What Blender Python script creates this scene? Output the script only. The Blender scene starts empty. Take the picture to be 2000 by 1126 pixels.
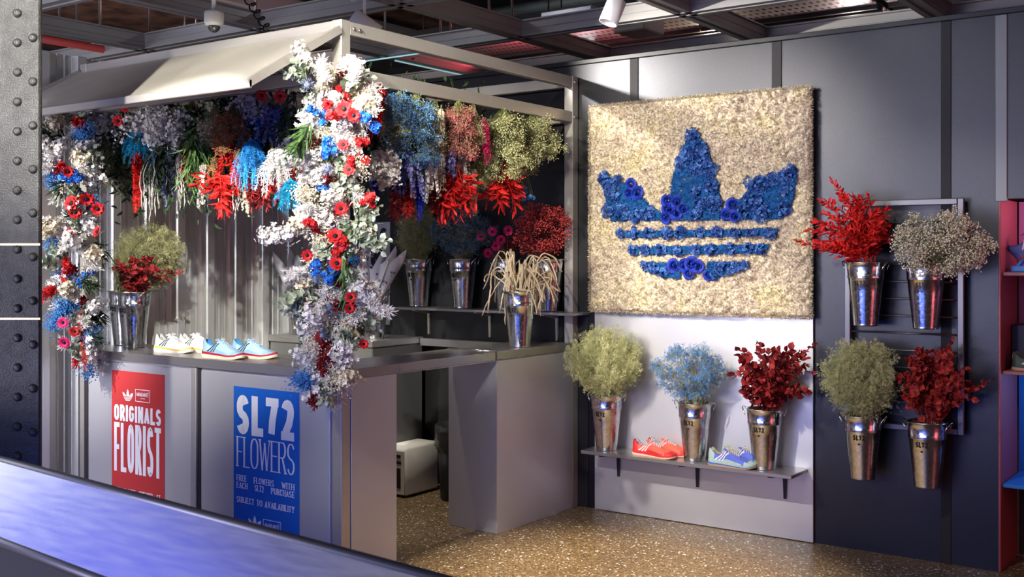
import bpy, math, random
import numpy as np
from mathutils import Vector, Matrix
from mathutils.geometry import tessellate_polygon
rng = np.random.default_rng(7); random.seed(7)
S = bpy.context.scene; COL = S.collection
# ------------------------------------------------------------------ camera (world axes follow the kiosk: x along its front, y into the room)
TH, FPX, HOR = 0.62382, 2142.15, 499.1
CAM = np.array([3.6381, -3.6898, 1.55])
cd = bpy.data.cameras.new('camera'); cam = bpy.data.objects.new('camera', cd); COL.objects.link(cam)
cam.location = CAM; cam.rotation_euler = (math.pi/2, 0, TH)
cd.sensor_width = 36; cd.lens = FPX/2000*36; cd.shift_y = -(563-HOR)/2000; cd.clip_start = .05
cd.dof.use_dof = True; cd.dof.focus_distance = 5.9; cd.dof.aperture_fstop = 8.0
S.camera = cam
# ------------------------------------------------------------------ world and lights
W = bpy.data.worlds.new('world'); S.world = W; W.use_nodes = True
W.node_tree.nodes['Background'].inputs[0].default_value = (.55, .6, .75, 1)
W.node_tree.nodes['Background'].inputs[1].default_value = .05
S.view_settings.view_transform = 'Standard'; S.view_settings.look = 'None'
S.view_settings.exposure = 0.1; S.view_settings.gamma = 1; S.view_settings.use_curve_mapping = False
def aim(o, tgt):
    o.rotation_euler = (Vector(tgt)-o.location).to_track_quat('-Z', 'Y').to_euler()
def spot(loc, tgt, power, angle, col=(1, .93, .82), blend=.5, rad=.03):
    l = bpy.data.lights.new('spot', 'SPOT'); l.energy = power; l.spot_size = math.radians(angle); l.spot_blend = blend
    l.color = col; l.shadow_soft_size = rad
    o = bpy.data.objects.new('spot_light', l); COL.objects.link(o); o.location = loc; aim(o, tgt); return o
def area(loc, tgt, power, sx, sy, col):
    l = bpy.data.lights.new('area', 'AREA'); l.energy = power; l.shape = 'RECTANGLE'; l.size = sx; l.size_y = sy; l.color = col
    o = bpy.data.objects.new('area_light', l); COL.objects.link(o); o.location = loc; aim(o, tgt); return o
spot((-.40, .80, 2.79), (.70, 2.07, 2.74), 230, 54, (1, .95, .86), .7, .02)     # ceiling spot above the kiosk corner, grazing the top of the wall
spot((.30, -1.3, 2.95), (.66, 2.0, 1.80), 560, 46, (1, .94, .82), 1.0, .02)     # spot onto the moss panel
spot((.15, -1.6, 2.95), (.80, 2.04, .85), 620, 27, (1, .95, .88), .7, .02)      # spot onto the low shelf and the wall panel
spot((.75, -3.7, 3.2), (-.22, .15, 1.6), 430, 36, (1, .95, .84), .5, .03)       # spot onto the kiosk corner
spot((1.6, -2.6, 3.15), (-.05, .95, 2.0), 480, 29, (1, .95, .84), .6, .03)     # spot onto the hanging flowers of the side row
spot((1.15, -3.4, 3.1), (-.85, .1, 2.0), 1500, 38, (1, .95, .86), .8, .03)     # spot onto the awning and the front row of hanging flowers
spot((-1.6, -3.4, 3.0), (-.45, -1.45, 2.3), 70, 34, (1, .92, .76), .8, .03)     # spot grazing the riveted column
spot((-1.9, -3.1, 3.1), (-2.08, .05, 1.45), 950, 29, (1, .96, .9), .7, .03)       # spot onto the left garland and the wall beside it
spot((1.3, -2.2, 3.05), (-2.2, 1.1, 1.12), 1050, 17, (1, .97, .9), .5, .03)     # spot under the awning onto the corrugated wall
spot((-.75, .95, 2.95), (-.85, 1.35, 0), 130, 44, (1, .88, .7), .7, .03)        # spot down into the open kiosk
spot((1.15, .1, 2.95), (1.05, .75, 0), 880, 46, (1, .84, .6), .8, .03)         # pool on the floor
spot((1.95, -1.0, 2.95), (2.0, 2.0, 1.2), 120, 36, (1, .92, .78), .7, .03)      # spot on the bucket rack
area((1.6, -6.6, 1.5), (1.4, 0, 1.4), 42, 4.6, 2.9, (.10, .2, 1.0))              # blue LED screen wall of the shop behind the viewer
area((1.1, -2.02, .5), (1.286, 0, .5), 15, 2.7, .7, (.10, .19, 1.0))                # unseen blue area light behind the barrier, for the blue streaks on the buckets
area((-4.6, -5.2, 2.4), (1, -2, .9), 30, 3.2, 2.6, (.13, .16, 1.0))              # second blue screen behind the viewer's left
area((-.9, -6.2, 1.0), (-.9, 0, .7), 290, 3.0, 1.5, (.80, .78, 1.0))             # lilac fill added behind the viewer to lift the counter fronts
area((6.0, .4, 1.4), (0, .5, 1.2), 20, 1.4, 2.4, (1, .16, .2))                   # red display at the right
area((.2, -7.0, 2.9), (-.4, 1, 1.9), 75, 6, 1.4, (.92, .95, 1.0))                # white fill added behind the viewer for the ceiling beams and metal
area((-6.0, -2.5, 2.2), (-1.5, 1, 1.2), 90, 2.5, 2.5, (.9, .95, 1.0))            # unseen cool fill added at the left
# ------------------------------------------------------------------ pixel -> place helpers (calibrated from the photograph's vanishing points)
FW = np.array([-math.sin(TH), math.cos(TH), 0]); RT = np.array([math.cos(TH), math.sin(TH), 0]); UP = np.array([0, 0, 1.])
def _ray(u, v): return FW+RT*((u-1000)/FPX)+UP*((HOR-v)/FPX)
def onax(a, val, u, v):
    d = _ray(u, v); return CAM+d*((val-CAM[a])/d[a])
def onX(u, v, x): return onax(0, x, u, v)
def onY(u, v, y): return onax(1, y, u, v)
def onZ(u, v, z): return onax(2, z, u, v)
def atD(u, v, d): return CAM+_ray(u, v)*d
def depth(p): return float((np.array(p)-CAM)@FW)
# ------------------------------------------------------------------ materials
MATS = {}
def mat(name, col, rough=.5, metal=0., var=0., vscale=40., bump=0., bscale=200., spec=.5, aniso=0., col2=None, emit=0., detail=4., sheen=0., trans=0.):
    if name in MATS: return MATS[name]
    m = bpy.data.materials.new(name); m.use_nodes = True; nt = m.node_tree; b = nt.nodes['Principled BSDF']
    b.inputs['Base Color'].default_value = (*col, 1); b.inputs['Roughness'].default_value = rough; b.inputs['Metallic'].default_value = metal
    b.inputs['Specular IOR Level'].default_value = spec; b.inputs['Anisotropic'].default_value = aniso
    if emit: b.inputs['Emission Color'].default_value = (*col, 1); b.inputs['Emission Strength'].default_value = emit
    if trans: b.inputs['Transmission Weight'].default_value = trans
    tc = nt.nodes.new('ShaderNodeTexCoord')
    if var or col2:
        n = nt.nodes.new('ShaderNodeTexNoise'); n.inputs['Scale'].default_value = vscale; n.inputs['Detail'].default_value = detail
        nt.links.new(tc.outputs['Object'], n.inputs['Vector'])
        r = nt.nodes.new('ShaderNodeValToRGB')
        c2 = col2 if col2 else tuple(min(1, c*(1+var)) for c in col)
        c1 = col if col2 else tuple(c*(1-var) for c in col)
        r.color_ramp.elements[0].position = .36; r.color_ramp.elements[1].position = .64
        r.color_ramp.elements[0].color = (*c1, 1); r.color_ramp.elements[1].color = (*c2, 1)
        nt.links.new(n.outputs['Fac'], r.inputs['Fac']); nt.links.new(r.outputs['Color'], b.inputs['Base Color'])
    if bump:
        n2 = nt.nodes.new('ShaderNodeTexNoise'); n2.inputs['Scale'].default_value = bscale; n2.inputs['Detail'].default_value = 6
        nt.links.new(tc.outputs['Object'], n2.inputs['Vector'])
        bp = nt.nodes.new('ShaderNodeBump'); bp.inputs['Strength'].default_value = bump; bp.inputs['Distance'].default_value = .01
        nt.links.new(n2.outputs['Fac'], bp.inputs['Height']); nt.links.new(bp.outputs['Normal'], b.inputs['Normal'])
    MATS[name] = m; return m
def brushed(name, col, rough, axis_scale, strength=.12, var=.06, metal=1.0):
    """brushed sheet metal: streaks of roughness and colour along one axis"""
    m = mat(name, col, rough, metal); nt = m.node_tree; b = nt.nodes['Principled BSDF']
    tc = nt.nodes.new('ShaderNodeTexCoord'); mp = nt.nodes.new('ShaderNodeMapping'); mp.inputs['Scale'].default_value = axis_scale
    n = nt.nodes.new('ShaderNodeTexNoise'); n.inputs['Scale'].default_value = 1; n.inputs['Detail'].default_value = 5
    nt.links.new(tc.outputs['Object'], mp.inputs['Vector']); nt.links.new(mp.outputs['Vector'], n.inputs['Vector'])
    mr = nt.nodes.new('ShaderNodeMapRange'); mr.inputs['To Min'].default_value = rough-strength; mr.inputs['To Max'].default_value = rough+strength
    nt.links.new(n.outputs['Fac'], mr.inputs['Value']); nt.links.new(mr.outputs['Result'], b.inputs['Roughness'])
    r = nt.nodes.new('ShaderNodeValToRGB')
    r.color_ramp.elements[0].color = (*[c*(1-var) for c in col], 1); r.color_ramp.elements[1].color = (*[min(1, c*(1+var)) for c in col], 1)
    nt.links.new(n.outputs['Fac'], r.inputs['Fac']); nt.links.new(r.outputs['Color'], b.inputs['Base Color'])
    bp = nt.nodes.new('ShaderNodeBump'); bp.inputs['Strength'].default_value = .04; bp.inputs['Distance'].default_value = .002
    nt.links.new(n.outputs['Fac'], bp.inputs['Height']); nt.links.new(bp.outputs['Normal'], b.inputs['Normal'])
    return m
def galvanised():
    m = mat('galvanised zinc', (.62, .63, .64), .22, 1.0); nt = m.node_tree; b = nt.nodes['Principled BSDF']
    tc = nt.nodes.new('ShaderNodeTexCoord'); v = nt.nodes.new('ShaderNodeTexVoronoi'); v.inputs['Scale'].default_value = 90
    nt.links.new(tc.outputs['Object'], v.inputs['Vector'])
    sep = nt.nodes.new('ShaderNodeSeparateColor'); nt.links.new(v.outputs['Color'], sep.inputs['Color'])
    mr = nt.nodes.new('ShaderNodeMapRange'); mr.inputs['To Min'].default_value = .13; mr.inputs['To Max'].default_value = .27
    nt.links.new(sep.outputs['Red'], mr.inputs['Value']); nt.links.new(mr.outputs['Result'], b.inputs['Roughness'])
    r = nt.nodes.new('ShaderNodeValToRGB'); r.color_ramp.elements[0].color = (.52, .54, .56, 1); r.color_ramp.elements[1].color = (.74, .74, .74, 1)
    nt.links.new(sep.outputs['Green'], r.inputs['Fac']); nt.links.new(r.outputs['Color'], b.inputs['Base Color'])
    n = nt.nodes.new('ShaderNodeTexNoise'); n.inputs['Scale'].default_value = 60; nt.links.new(tc.outputs['Object'], n.inputs['Vector'])
    bp = nt.nodes.new('ShaderNodeBump'); bp.inputs['Strength'].default_value = .02; bp.inputs['Distance'].default_value = .0015
    nt.links.new(n.outputs['Fac'], bp.inputs['Height']); nt.links.new(bp.outputs['Normal'], b.inputs['Normal'])
    return m
M_zinc = galvanised()
M_front = brushed('brushed aluminium sheet', (.60, .60, .62), .40, (160, 160, 1.5), .06, .03, .55)
M_top = brushed('worktop steel', (.44, .43, .42), .30, (2, 130, 130), .08, .06, .8)
M_frame = brushed('kiosk frame steel', (.52, .49, .44), .38, (3, 60, 60), .1, .10, .6)
M_rack = brushed('rack steel', (.11, .105, .11), .36, (60, 60, 3), .08, .10, .8)
M_corr = brushed('corrugated steel', (.62, .62, .60), .26, (60, 60, .6), .05, .05, .55)
M_awn = mat('galvanised awning sheet', (.47, .44, .38), .42, .25, .06, 4)
M_rail = brushed('brushed barrier steel', (.62, .62, .66), .24, (.8, 90, 90), .07, .04, 1.0)
M_dark = mat('dark metallic laminate', (.048, .048, .053), .40, 1.0, .12, 300, .06, 380)
M_inner = mat('black kiosk shade sheet', (.009, .009, .010), .45)  # this black stands in for the shade on the wall inside the kiosk
M_chan = mat('dark wall channel', (.03, .028, .03), .65, .0, spec=.2)
M_black = mat('black metal', (.012, .012, .014), .4, .3)
M_beam = mat('ceiling beam grey', (.30, .29, .28), .45, .3, .05, 3)
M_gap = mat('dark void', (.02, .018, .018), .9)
M_white = mat('white enamel', (.75, .74, .71), .4)
M_letter_w = mat('white vinyl', (.84, .84, .86), .6, spec=.2)
M_letter_k = mat('black vinyl', (.008, .008, .01), .45)
M_steel = mat('bright steel', (.7, .7, .7), .2, 1.0)
# ------------------------------------------------------------------ mesh building
class MB:
    def __init__(s): s.v = []; s.f = []; s.m = []; s.n = 0
    def add(s, v, f, mi=0):
        v = np.asarray(v, float).reshape(-1, 3); f = np.asarray(f, int)
        s.v.append(v); s.f.append(f+s.n); s.m.append(np.full(len(f), mi)); s.n += len(v); return s
    def join(s, o, mi=0):
        for f in o.f: s.f.append(f+s.n); s.m.append(np.full(len(f), mi))
        s.v += o.v; s.n += o.n; return s
    def box(s, lo, hi, mi=0):
        (a, b, c), (d, e, g) = lo, hi
        return s.add([(a, b, c), (d, b, c), (d, e, c), (a, e, c), (a, b, g), (d, b, g), (d, e, g), (a, e, g)],
                     [(0, 3, 2, 1), (4, 5, 6, 7), (0, 1, 5, 4), (1, 2, 6, 5), (2, 3, 7, 6), (3, 0, 4, 7)], mi)
    def bbox(s, lo, hi, r=.004, mi=0):
        """box with chamfered edges"""
        lo = np.array(lo, float); hi = np.array(hi, float); r = min(r, (hi-lo).min()*.45)
        c = (lo+hi)/2; h = (hi-lo)/2; V = []; idx = {}
        for sx in (-1, 1):
            for sy in (-1, 1):
                for sz in (-1, 1):
                    for k in range(3):
                        q = np.array([sx, sy, sz], float)*h
                        for j in range(3):
                            if j != k: q[j] -= (sx, sy, sz)[j]*r
                        idx[(sx, sy, sz, k)] = len(V); V.append(c+q)
        F = []
        for k in range(3):
            i, j = [(1, 2), (2, 0), (0, 1)][k]
            for sg in (-1, 1):
                def key(a, b):
                    t = [0, 0, 0]; t[k] = sg; t[i] = a; t[j] = b; return idx[(*t, k)]
                q = [key(-1, -1), key(1, -1), key(1, 1), key(-1, 1)]
                F.append(q if sg > 0 else q[::-1])
        for k in range(3):
            i, j = [(1, 2), (2, 0), (0, 1)][k]
            for a in (-1, 1):
                for b in (-1, 1):
                    def kk(sk, ax):
                        t = [0, 0, 0]; t[k] = sk; t[i] = a; t[j] = b; return idx[(*t, ax)]
                    q = [kk(-1, i), kk(1, i), kk(1, j), kk(-1, j)]
                    F.append(q if a*b < 0 else q[::-1])
        s.add(V, F, mi)
        T = []
        for sx in (-1, 1):
            for sy in (-1, 1):
                for sz in (-1, 1):
                    t = [idx[(sx, sy, sz, k)] for k in range(3)]
                    T.append(t if sx*sy*sz > 0 else t[::-1])
        s.f.append(np.array(T)+s.n-len(V)); s.m.append(np.full(8, mi)); return s
    def lathe(s, prof, n=32, c=(0, 0, 0), mi=0, cap=False):
        a = np.linspace(0, 2*math.pi, n, endpoint=False); P = np.array(prof, float); k = len(P)
        V = np.stack([np.outer(P[:, 0], np.cos(a)), np.outer(P[:, 0], np.sin(a)), np.repeat(P[:, 1:2], n, 1)], -1).reshape(-1, 3)+np.array(c)
        F = [(i*n+j, i*n+(j+1) % n, (i+1)*n+(j+1) % n, (i+1)*n+j) for i in range(k-1) for j in range(n)]
        return s.add(V, F, mi)
    def tube(s, pts, r, n=8, mi=0, caps=True):
        P = np.array(pts, float); k = len(P); R = np.full(k, r) if np.isscalar(r) else np.array(r, float)
        T = np.gradient(P, axis=0); T /= np.linalg.norm(T, axis=1)[:, None]+1e-12
        ref = np.array([0, 0, 1.]) if abs(T[0][2]) < .9 else np.array([1., 0, 0]); V = []
        N = np.cross(T[0], ref); N /= np.linalg.norm(N); a = np.linspace(0, 2*math.pi, n, endpoint=False)
        for i in range(k):
            N = N-T[i]*(N@T[i]); N /= np.linalg.norm(N)+1e-12; B = np.cross(T[i], N)
            V.append(P[i]+R[i]*(np.outer(np.cos(a), N)+np.outer(np.sin(a), B)))
        s.add(np.concatenate(V), [(i*n+j, i*n+(j+1) % n, (i+1)*n+(j+1) % n, (i+1)*n+j) for i in range(k-1) for j in range(n)], mi)
        if caps:
            b = s.n-k*n
            s.f += [np.array([[b+j for j in range(n)][::-1]]), np.array([[b+(k-1)*n+j for j in range(n)]])]; s.m += [np.array([mi]), np.array([mi])]
        return s
    def segs(s, A, B, ra, rb, mi=0):
        """many thin three sided twigs"""
        A = np.asarray(A, float); B = np.asarray(B, float); m = len(A)
        if m == 0: return s
        D = B-A; D /= np.linalg.norm(D, axis=1)[:, None]+1e-12
        ref = np.where(np.abs(D[:, 2:3]) < .9, np.array([[0, 0, 1.]]), np.array([[1., 0, 0]]))
        N = np.cross(D, ref); N /= np.linalg.norm(N, axis=1)[:, None]; Bn = np.cross(D, N); V = np.zeros((m, 6, 3))
        for j in range(3):
            c, q = math.cos(j*2.0944), math.sin(j*2.0944)
            V[:, j] = A+ra*(c*N+q*Bn); V[:, 3+j] = B+rb*(c*N+q*Bn)
        F = np.array([(0, 1, 4, 3), (1, 2, 5, 4), (2, 0, 3, 5)])
        return s.add(V.reshape(-1, 3), (F[None]+6*np.arange(m)[:, None, None]).reshape(-1, 4), mi)
    def scatter(s, tpl, P, D, sc, roll=None, mi=0):
        """copies of a template (z = growth direction) at points P along directions D"""
        tv, tf = tpl; P = np.asarray(P, float).reshape(-1, 3); m = len(P)
        if m == 0: return s
        D = np.asarray(D, float).reshape(-1, 3); D = D/(np.linalg.norm(D, axis=1)[:, None]+1e-12)
        sc = np.broadcast_to(np.asarray(sc, float), (m,))
        roll = rng.uniform(0, 6.283, m) if roll is None else np.broadcast_to(roll, (m,))
        ref = np.where(np.abs(D[:, 2:3]) < .9, np.array([[0, 0, 1.]]), np.array([[1., 0, 0]]))
        X = np.cross(ref, D); X /= np.linalg.norm(X, axis=1)[:, None]; Y = np.cross(D, X)
        c, q = np.cos(roll)[:, None], np.sin(roll)[:, None]; X, Y = c*X+q*Y, c*Y-q*X
        R = np.stack([X, Y, D], -1)
        V = np.einsum('mij,nj->mni', R, tv)*sc[:, None, None]+P[:, None, :]
        return s.add(V.reshape(-1, 3), (tf[None]+len(tv)*np.arange(m)[:, None, None]).reshape(-1, tf.shape[1]), mi)
    def move(s, Mx, off=(0, 0, 0)):
        Mx = np.array(Mx, float); s.v = [v@Mx.T+np.array(off) for v in s.v]; return s
    def build(s, name, mats, parent=None, smooth=False, loc=(0, 0, 0)):
        me = bpy.data.meshes.new(name); V = np.concatenate(s.v); fs = [f for f in s.f if len(f)]
        me.vertices.add(len(V)); me.vertices.foreach_set('co', V.ravel().astype(np.float32))
        tot = np.concatenate([np.full(len(f), f.shape[1]) for f in fs]); vi = np.concatenate([f.ravel() for f in fs])
        me.loops.add(len(vi)); me.loops.foreach_set('vertex_index', vi.astype(np.int32)); me.polygons.add(len(tot))
        st = np.zeros(len(tot), np.int32); st[1:] = np.cumsum(tot)[:-1]
        me.polygons.foreach_set('loop_start', st); me.polygons.foreach_set('loop_total', tot.astype(np.int32))
        me.polygons.foreach_set('material_index', np.concatenate([m for m, f in zip(s.m, s.f) if len(f)]).astype(np.int32))
        me.polygons.foreach_set('use_smooth', np.full(len(tot), bool(smooth)))
        me.update(calc_edges=True)
        for m in (mats if isinstance(mats, (list, tuple)) else [mats]): me.materials.append(m)
        o = bpy.data.objects.new(name, me); COL.objects.link(o); o.location = loc
        if parent is not None: o.parent = parent
        return o
def empty(name, loc=(0, 0, 0), rz=0):
    o = bpy.data.objects.new(name, None); COL.objects.link(o); o.location = loc; o.rotation_euler = (0, 0, rz); o.empty_display_size = .05
    return o
def tag(o, label, cat, group=None, kind=None):
    o['label'] = label; o['category'] = cat
    if group: o['group'] = group
    if kind: o['kind'] = kind
    return o
def thing(name, label, cat, loc=(0, 0, 0), rz=0, group=None): return tag(empty(name, loc, rz), label, cat, group)
def struct(o): o['kind'] = 'structure'; return o
def B(lo, hi, name, m, parent=None, r=.003): return MB().bbox(lo, hi, r).build(name, m, parent)
KW = 2.074      # back wall plane
CT = 1.016      # worktop height

# ------------------------------------------------------------------ the setting
def floor_mat():
    m = mat('terrazzo floor', (.2, .15, .1), .34); nt = m.node_tree; b = nt.nodes['Principled BSDF']
    tc = nt.nodes.new('ShaderNodeTexCoord')
    v = nt.nodes.new('ShaderNodeTexVoronoi'); v.inputs['Scale'].default_value = 125; nt.links.new(tc.outputs['Object'], v.inputs['Vector'])
    sep = nt.nodes.new('ShaderNodeSeparateColor'); nt.links.new(v.outputs['Color'], sep.inputs['Color'])
    r = nt.nodes.new('ShaderNodeValToRGB'); r.color_ramp.interpolation = 'CONSTANT'
    for p, c in ((0, (.12, .078, .042)), (.3, (.21, .14, .072)), (.62, (.28, .19, .10)), (.85, (.37, .27, .15)), (.95, (.50, .41, .27))):
        e = r.color_ramp.elements[0] if p == 0 else r.color_ramp.elements.new(p)
        e.position = p; e.color = (*c, 1)
    r.color_ramp.elements[-1].position = .97
    nt.links.new(sep.outputs['Red'], r.inputs['Fac'])
    n = nt.nodes.new('ShaderNodeTexNoise'); n.inputs['Scale'].default_value = 3; nt.links.new(tc.outputs['Object'], n.inputs['Vector'])
    mx = nt.nodes.new('ShaderNodeMix'); mx.data_type = 'RGBA'; mx.blend_type = 'MULTIPLY'; mx.inputs['Factor'].default_value = .35
    nt.links.new(r.outputs['Color'], mx.inputs['A']); nt.links.new(n.outputs['Fac'], mx.inputs['B']); nt.links.new(mx.outputs['Result'], b.inputs['Base Color'])
    mr = nt.nodes.new('ShaderNodeMapRange'); mr.inputs['To Min'].default_value = .28; mr.inputs['To Max'].default_value = .5
    nt.links.new(sep.outputs['Green'], mr.inputs['Value']); nt.links.new(mr.outputs['Result'], b.inputs['Roughness'])
    return m
struct(MB().box((-7, -8, -.08), (8, 10, 0)).build('floor', floor_mat()))
# back wall: dark laminate panels between slim vertical channels
WT = 2.73; XO = 2.443; XL0 = -2.2
struct(MB().box((-2.35, KW, 0), (XO-.012, KW+.1, WT)).box((XO-.012, KW, 1.83), (4.4, KW+.1, WT)).build('wall_back', M_dark))
struct(MB().box((XL0, KW-.0045, 0), (.07, KW-.0005, 2.40)).build('kiosk_shade_sheet', M_inner))  # added thin sheet that paints the kiosk's inner shade onto the back wall
k = 1
for (u0, u1, v) in ((1231, 1247, 120), (1508, 1527, 90), (1838, 1858, 60)):
    a, b = onY(u0, v, KW)[0], onY(u1, v, KW)[0]
    struct(B((a, KW-.006, 0 if k > 2 else 0), (b, KW+.01, WT), 'trim_%d' % k, M_chan, r=.002)); k += 1
M_hdr = mat('grey header channel', (.16, .16, .16), .45, .4)
struct(B((onY(1944, 200, KW)[0], KW-.008, 1.815), (onY(1968, 200, KW)[0], KW+.01, WT), 'trim_%d' % k, M_hdr)); k += 1
struct(B((-2.3, KW-.02, WT), (4.4, KW+.12, WT+.028), 'trim_%d' % k, M_black)); k += 1
struct(B((XO-.012, KW-.004, 0), (XO, KW+.38, 1.83), 'trim_%d' % k, mat('red brown door jamb', (.30, .07, .075), .5))); k += 1
# corrugated left wall (trapezoid ridges with fine ribs), its inner face looks to +x
def corrugated(x, y0, y1, z0, z1):
    ys, xs = [], []; y = y0; pit = .235
    while y < y1:
        for dy, dx in ((0, 0), (.030, 0), (.034, .006), (.042, .006), (.046, 0), (.078, 0), (.082, .006), (.090, .006), (.094, 0), (.128, 0), (.146, .042), (.200, .042), (.218, 0)):
            ys.append(y+dy); xs.append(x+dx)
        y += pit
    P = [(a, b) for a, b in zip(xs, ys) if b <= y1]; n = len(P)
    V = [(a, b, z0) for a, b in P]+[(a, b, z1) for a, b in P]+[(x-.02, b, z0) for a, b in P]+[(x-.02, b, z1) for a, b in P]
    F = [(i+1, i, n+i, n+i+1) for i in range(n-1)]+[(2*n+i, 2*n+i+1, 3*n+i+1, 3*n+i) for i in range(n-1)]+[(n+i, 3*n+i, 3*n+i+1, n+i+1) for i in range(n-1)]
    return MB().add(V, F)
XL = -2.22
struct(corrugated(XL, -1.75, KW-.01, 0, 2.72).build('wall_left', M_corr))
# alcove in the right of the wall
M_pink = mat('pink lit back panel', (.55, .22, .42), .6); M_blu = mat('blue back panel', (.02, .16, .5), .5); M_dkb = mat('dark navy panel', (.02, .02, .06), .5)
AY = KW+.42
struct(MB().box((XO, AY, 0), (4.4, AY+.05, .42)).build('wall_alcove_lower', mat('dark wood plinth', (.05, .03, .025), .6, 0, .3, 12)))
struct(MB().box((XO, AY, .42), (4.4, AY+.05, .98)).build('wall_alcove_middle', M_blu))
struct(MB().box((XO, AY, .98), (4.4, AY+.05, 1.83)).build('wall_alcove_upper', M_pink))
M_shelf = mat('red brown shelf', (.28, .1, .1), .5)
for z, lab in ((1.47, 'upper shelf of the pink alcove at the right edge'), (.985, 'lower shelf of the alcove under the shoes at the right edge'), (.43, 'bottom ledge of the alcove above the dark plinth')):
    tag(B((XO+.003, KW+.02, z-.018), (4.3, AY-.002, z), 'alcove_shelf', M_shelf if z > .5 else M_blu), lab, 'shelf', 'alcove shelves')
tag(B((XO+.003, KW+.22, .99), (XO+.5, AY-.004, 1.2), 'alcove_box', M_dkb), 'dark box at the back of the alcove behind the shoes', 'box')
def lamp(kind, loc, power, col, rad=.05):
    l = bpy.data.lights.new('lamp', 'POINT'); l.energy = power; l.color = col; l.shadow_soft_size = rad
    o = bpy.data.objects.new(kind, l); COL.objects.link(o); o.location = loc; return o
lamp('alcove_lamp', (2.75, KW+.12, 1.78), 4, (1, .45, .7)); lamp('alcove_lamp', (2.75, KW+.10, .93), 4, (.15, .45, 1))
# ------------------------------------------------------------------ ceiling
def deck_mat():
    return mat('mottled concrete soffit', (.13, .12, .12), .8, 0, 0, 2.5, .3, 12, col2=(.22, .2, .2), detail=8)
struct(MB().box((-9, -8, 4.0), (8, 10, 4.1)).build('ceiling', deck_mat()))
struct(MB().box((-9, 8.5, 0), (8, 8.6, 4)).build('wall_far', mat('far wall', (.015, .014, .015), .8)))
struct(MB().box((-8.6, -8, 0), (-8.5, 8.5, 4)).build('wall_street', mat('street wall', (.06, .055, .055), .8)))
tag(MB().box((-6.5, .3, 3.62), (-2.2, 4.1, 3.68)).build('soffit_board', mat('copper brown soffit', (.22, .115, .08), .55, .2, .5, 5, .4, 9)), 'copper brown mottled soffit board above the left ceiling beams', 'ceiling board')
BZ = 3.0
def beam_profile(n0, n1, c, along):
    """ceiling grid member: shallow box, grooved sides, bright lower lips"""
    pr = [(-.062, 0), (-.062, .012), (-.05, .016), (-.05, .07), (-.046, .072), (-.046, .078), (-.05, .08), (-.05, .16), (-.07, .165), (-.07, .18),
          (.07, .18), (.07, .165), (.05, .16), (.05, .08), (.046, .078), (.046, .072), (.05, .07), (.05, .016), (.062, .012), (.062, 0), (.02, 0), (.02, .012), (-.02, .012), (-.02, 0)]
    pr = [(a*.9, z*.6) for a, z in pr]; n = len(pr); V = []
    for t in (n0, n1):
        for a, z in pr: V.append((t, c+a, BZ+z) if along == 'x' else (c+a, t, BZ+z))
    F = [(i, (i+1) % n, n+(i+1) % n, n+i) for i in range(n)]
    if along == 'y': F = [f[::-1] for f in F]
    return MB().add(V, F)
GX = [-4.2, -3.0, -1.8, -.6, .63, 1.83, 3.03]; GY = [-1.3, -.08, 1.1, 2.29, 3.45, 4.65, 5.85]
for y in GY: struct(beam_profile(-7, 6, y, 'x').build('trim_%d' % k, M_beam)); k += 1
for x in GX: struct(beam_profile(-4, 8, x, 'y').build('trim_%d' % k, M_beam)); k += 1
def perf_mat():
    m = mat('perforated tray steel', (.5, .46, .46), .42, .5); nt = m.node_tree; b = nt.nodes['Principled BSDF']
    tc = nt.nodes.new('ShaderNodeTexCoord'); mp = nt.nodes.new('ShaderNodeMapping'); mp.inputs['Scale'].default_value = (20, 9, 0); mp.inputs['Rotation'].default_value = (0, 0, .0)
    v = nt.nodes.new('ShaderNodeTexVoronoi'); v.inputs['Scale'].default_value = 1; v.inputs['Randomness'].default_value = 0; v.voronoi_dimensions = '2D'
    nt.links.new(tc.outputs['Object'], mp.inputs['Vector']); nt.links.new(mp.outputs['Vector'], v.inputs['Vector'])
    c = nt.nodes.new('ShaderNodeMath'); c.operation = 'LESS_THAN'; c.inputs[1].default_value = .24; nt.links.new(v.outputs['Distance'], c.inputs[0])
    r = nt.nodes.new('ShaderNodeMix'); r.data_type = 'RGBA'; r.inputs['A'].default_value = (.55, .5, .5, 1); r.inputs['B'].default_value = (.02, .02, .02, 1)
    nt.links.new(c.outputs[0], r.inputs['Factor']); nt.links.new(r.outputs['Result'], b.inputs['Base Color']); return m
M_perf = perf_mat()
cells = [(-1.75, 3.55, 'above the back of the kiosk, red tinted'), (-.55, 3.55, 'above the left end of the back wall'), (.65, 3.55, 'above the back wall right of the moss panel'), (1.85, 3.55, 'above the right end of the back wall'),
         (-1.75, 4.75, 'farther back beyond the kiosk top beam'), (-.55, 4.75, 'with a bright pool of light, above the moss panel'), (.65, 4.75, 'right of the bright pool of light'), (1.85, 4.75, 'beside the strip light at top right'), (.65, 5.95, 'farthest back, right of the bright pool of light'), (1.85, 5.95, 'farthest back, above the right end of the wall'), 
         (-2.95, 4.75, 'far back left behind the kiosk beams'), (-2.95, 5.95, 'farthest back, over the rear of the shop'), (-1.75, 5.95, 'farthest back, seen between the two kiosk side beams'), (-.55, 5.95, 'farthest back, above the moss panel')]
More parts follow.
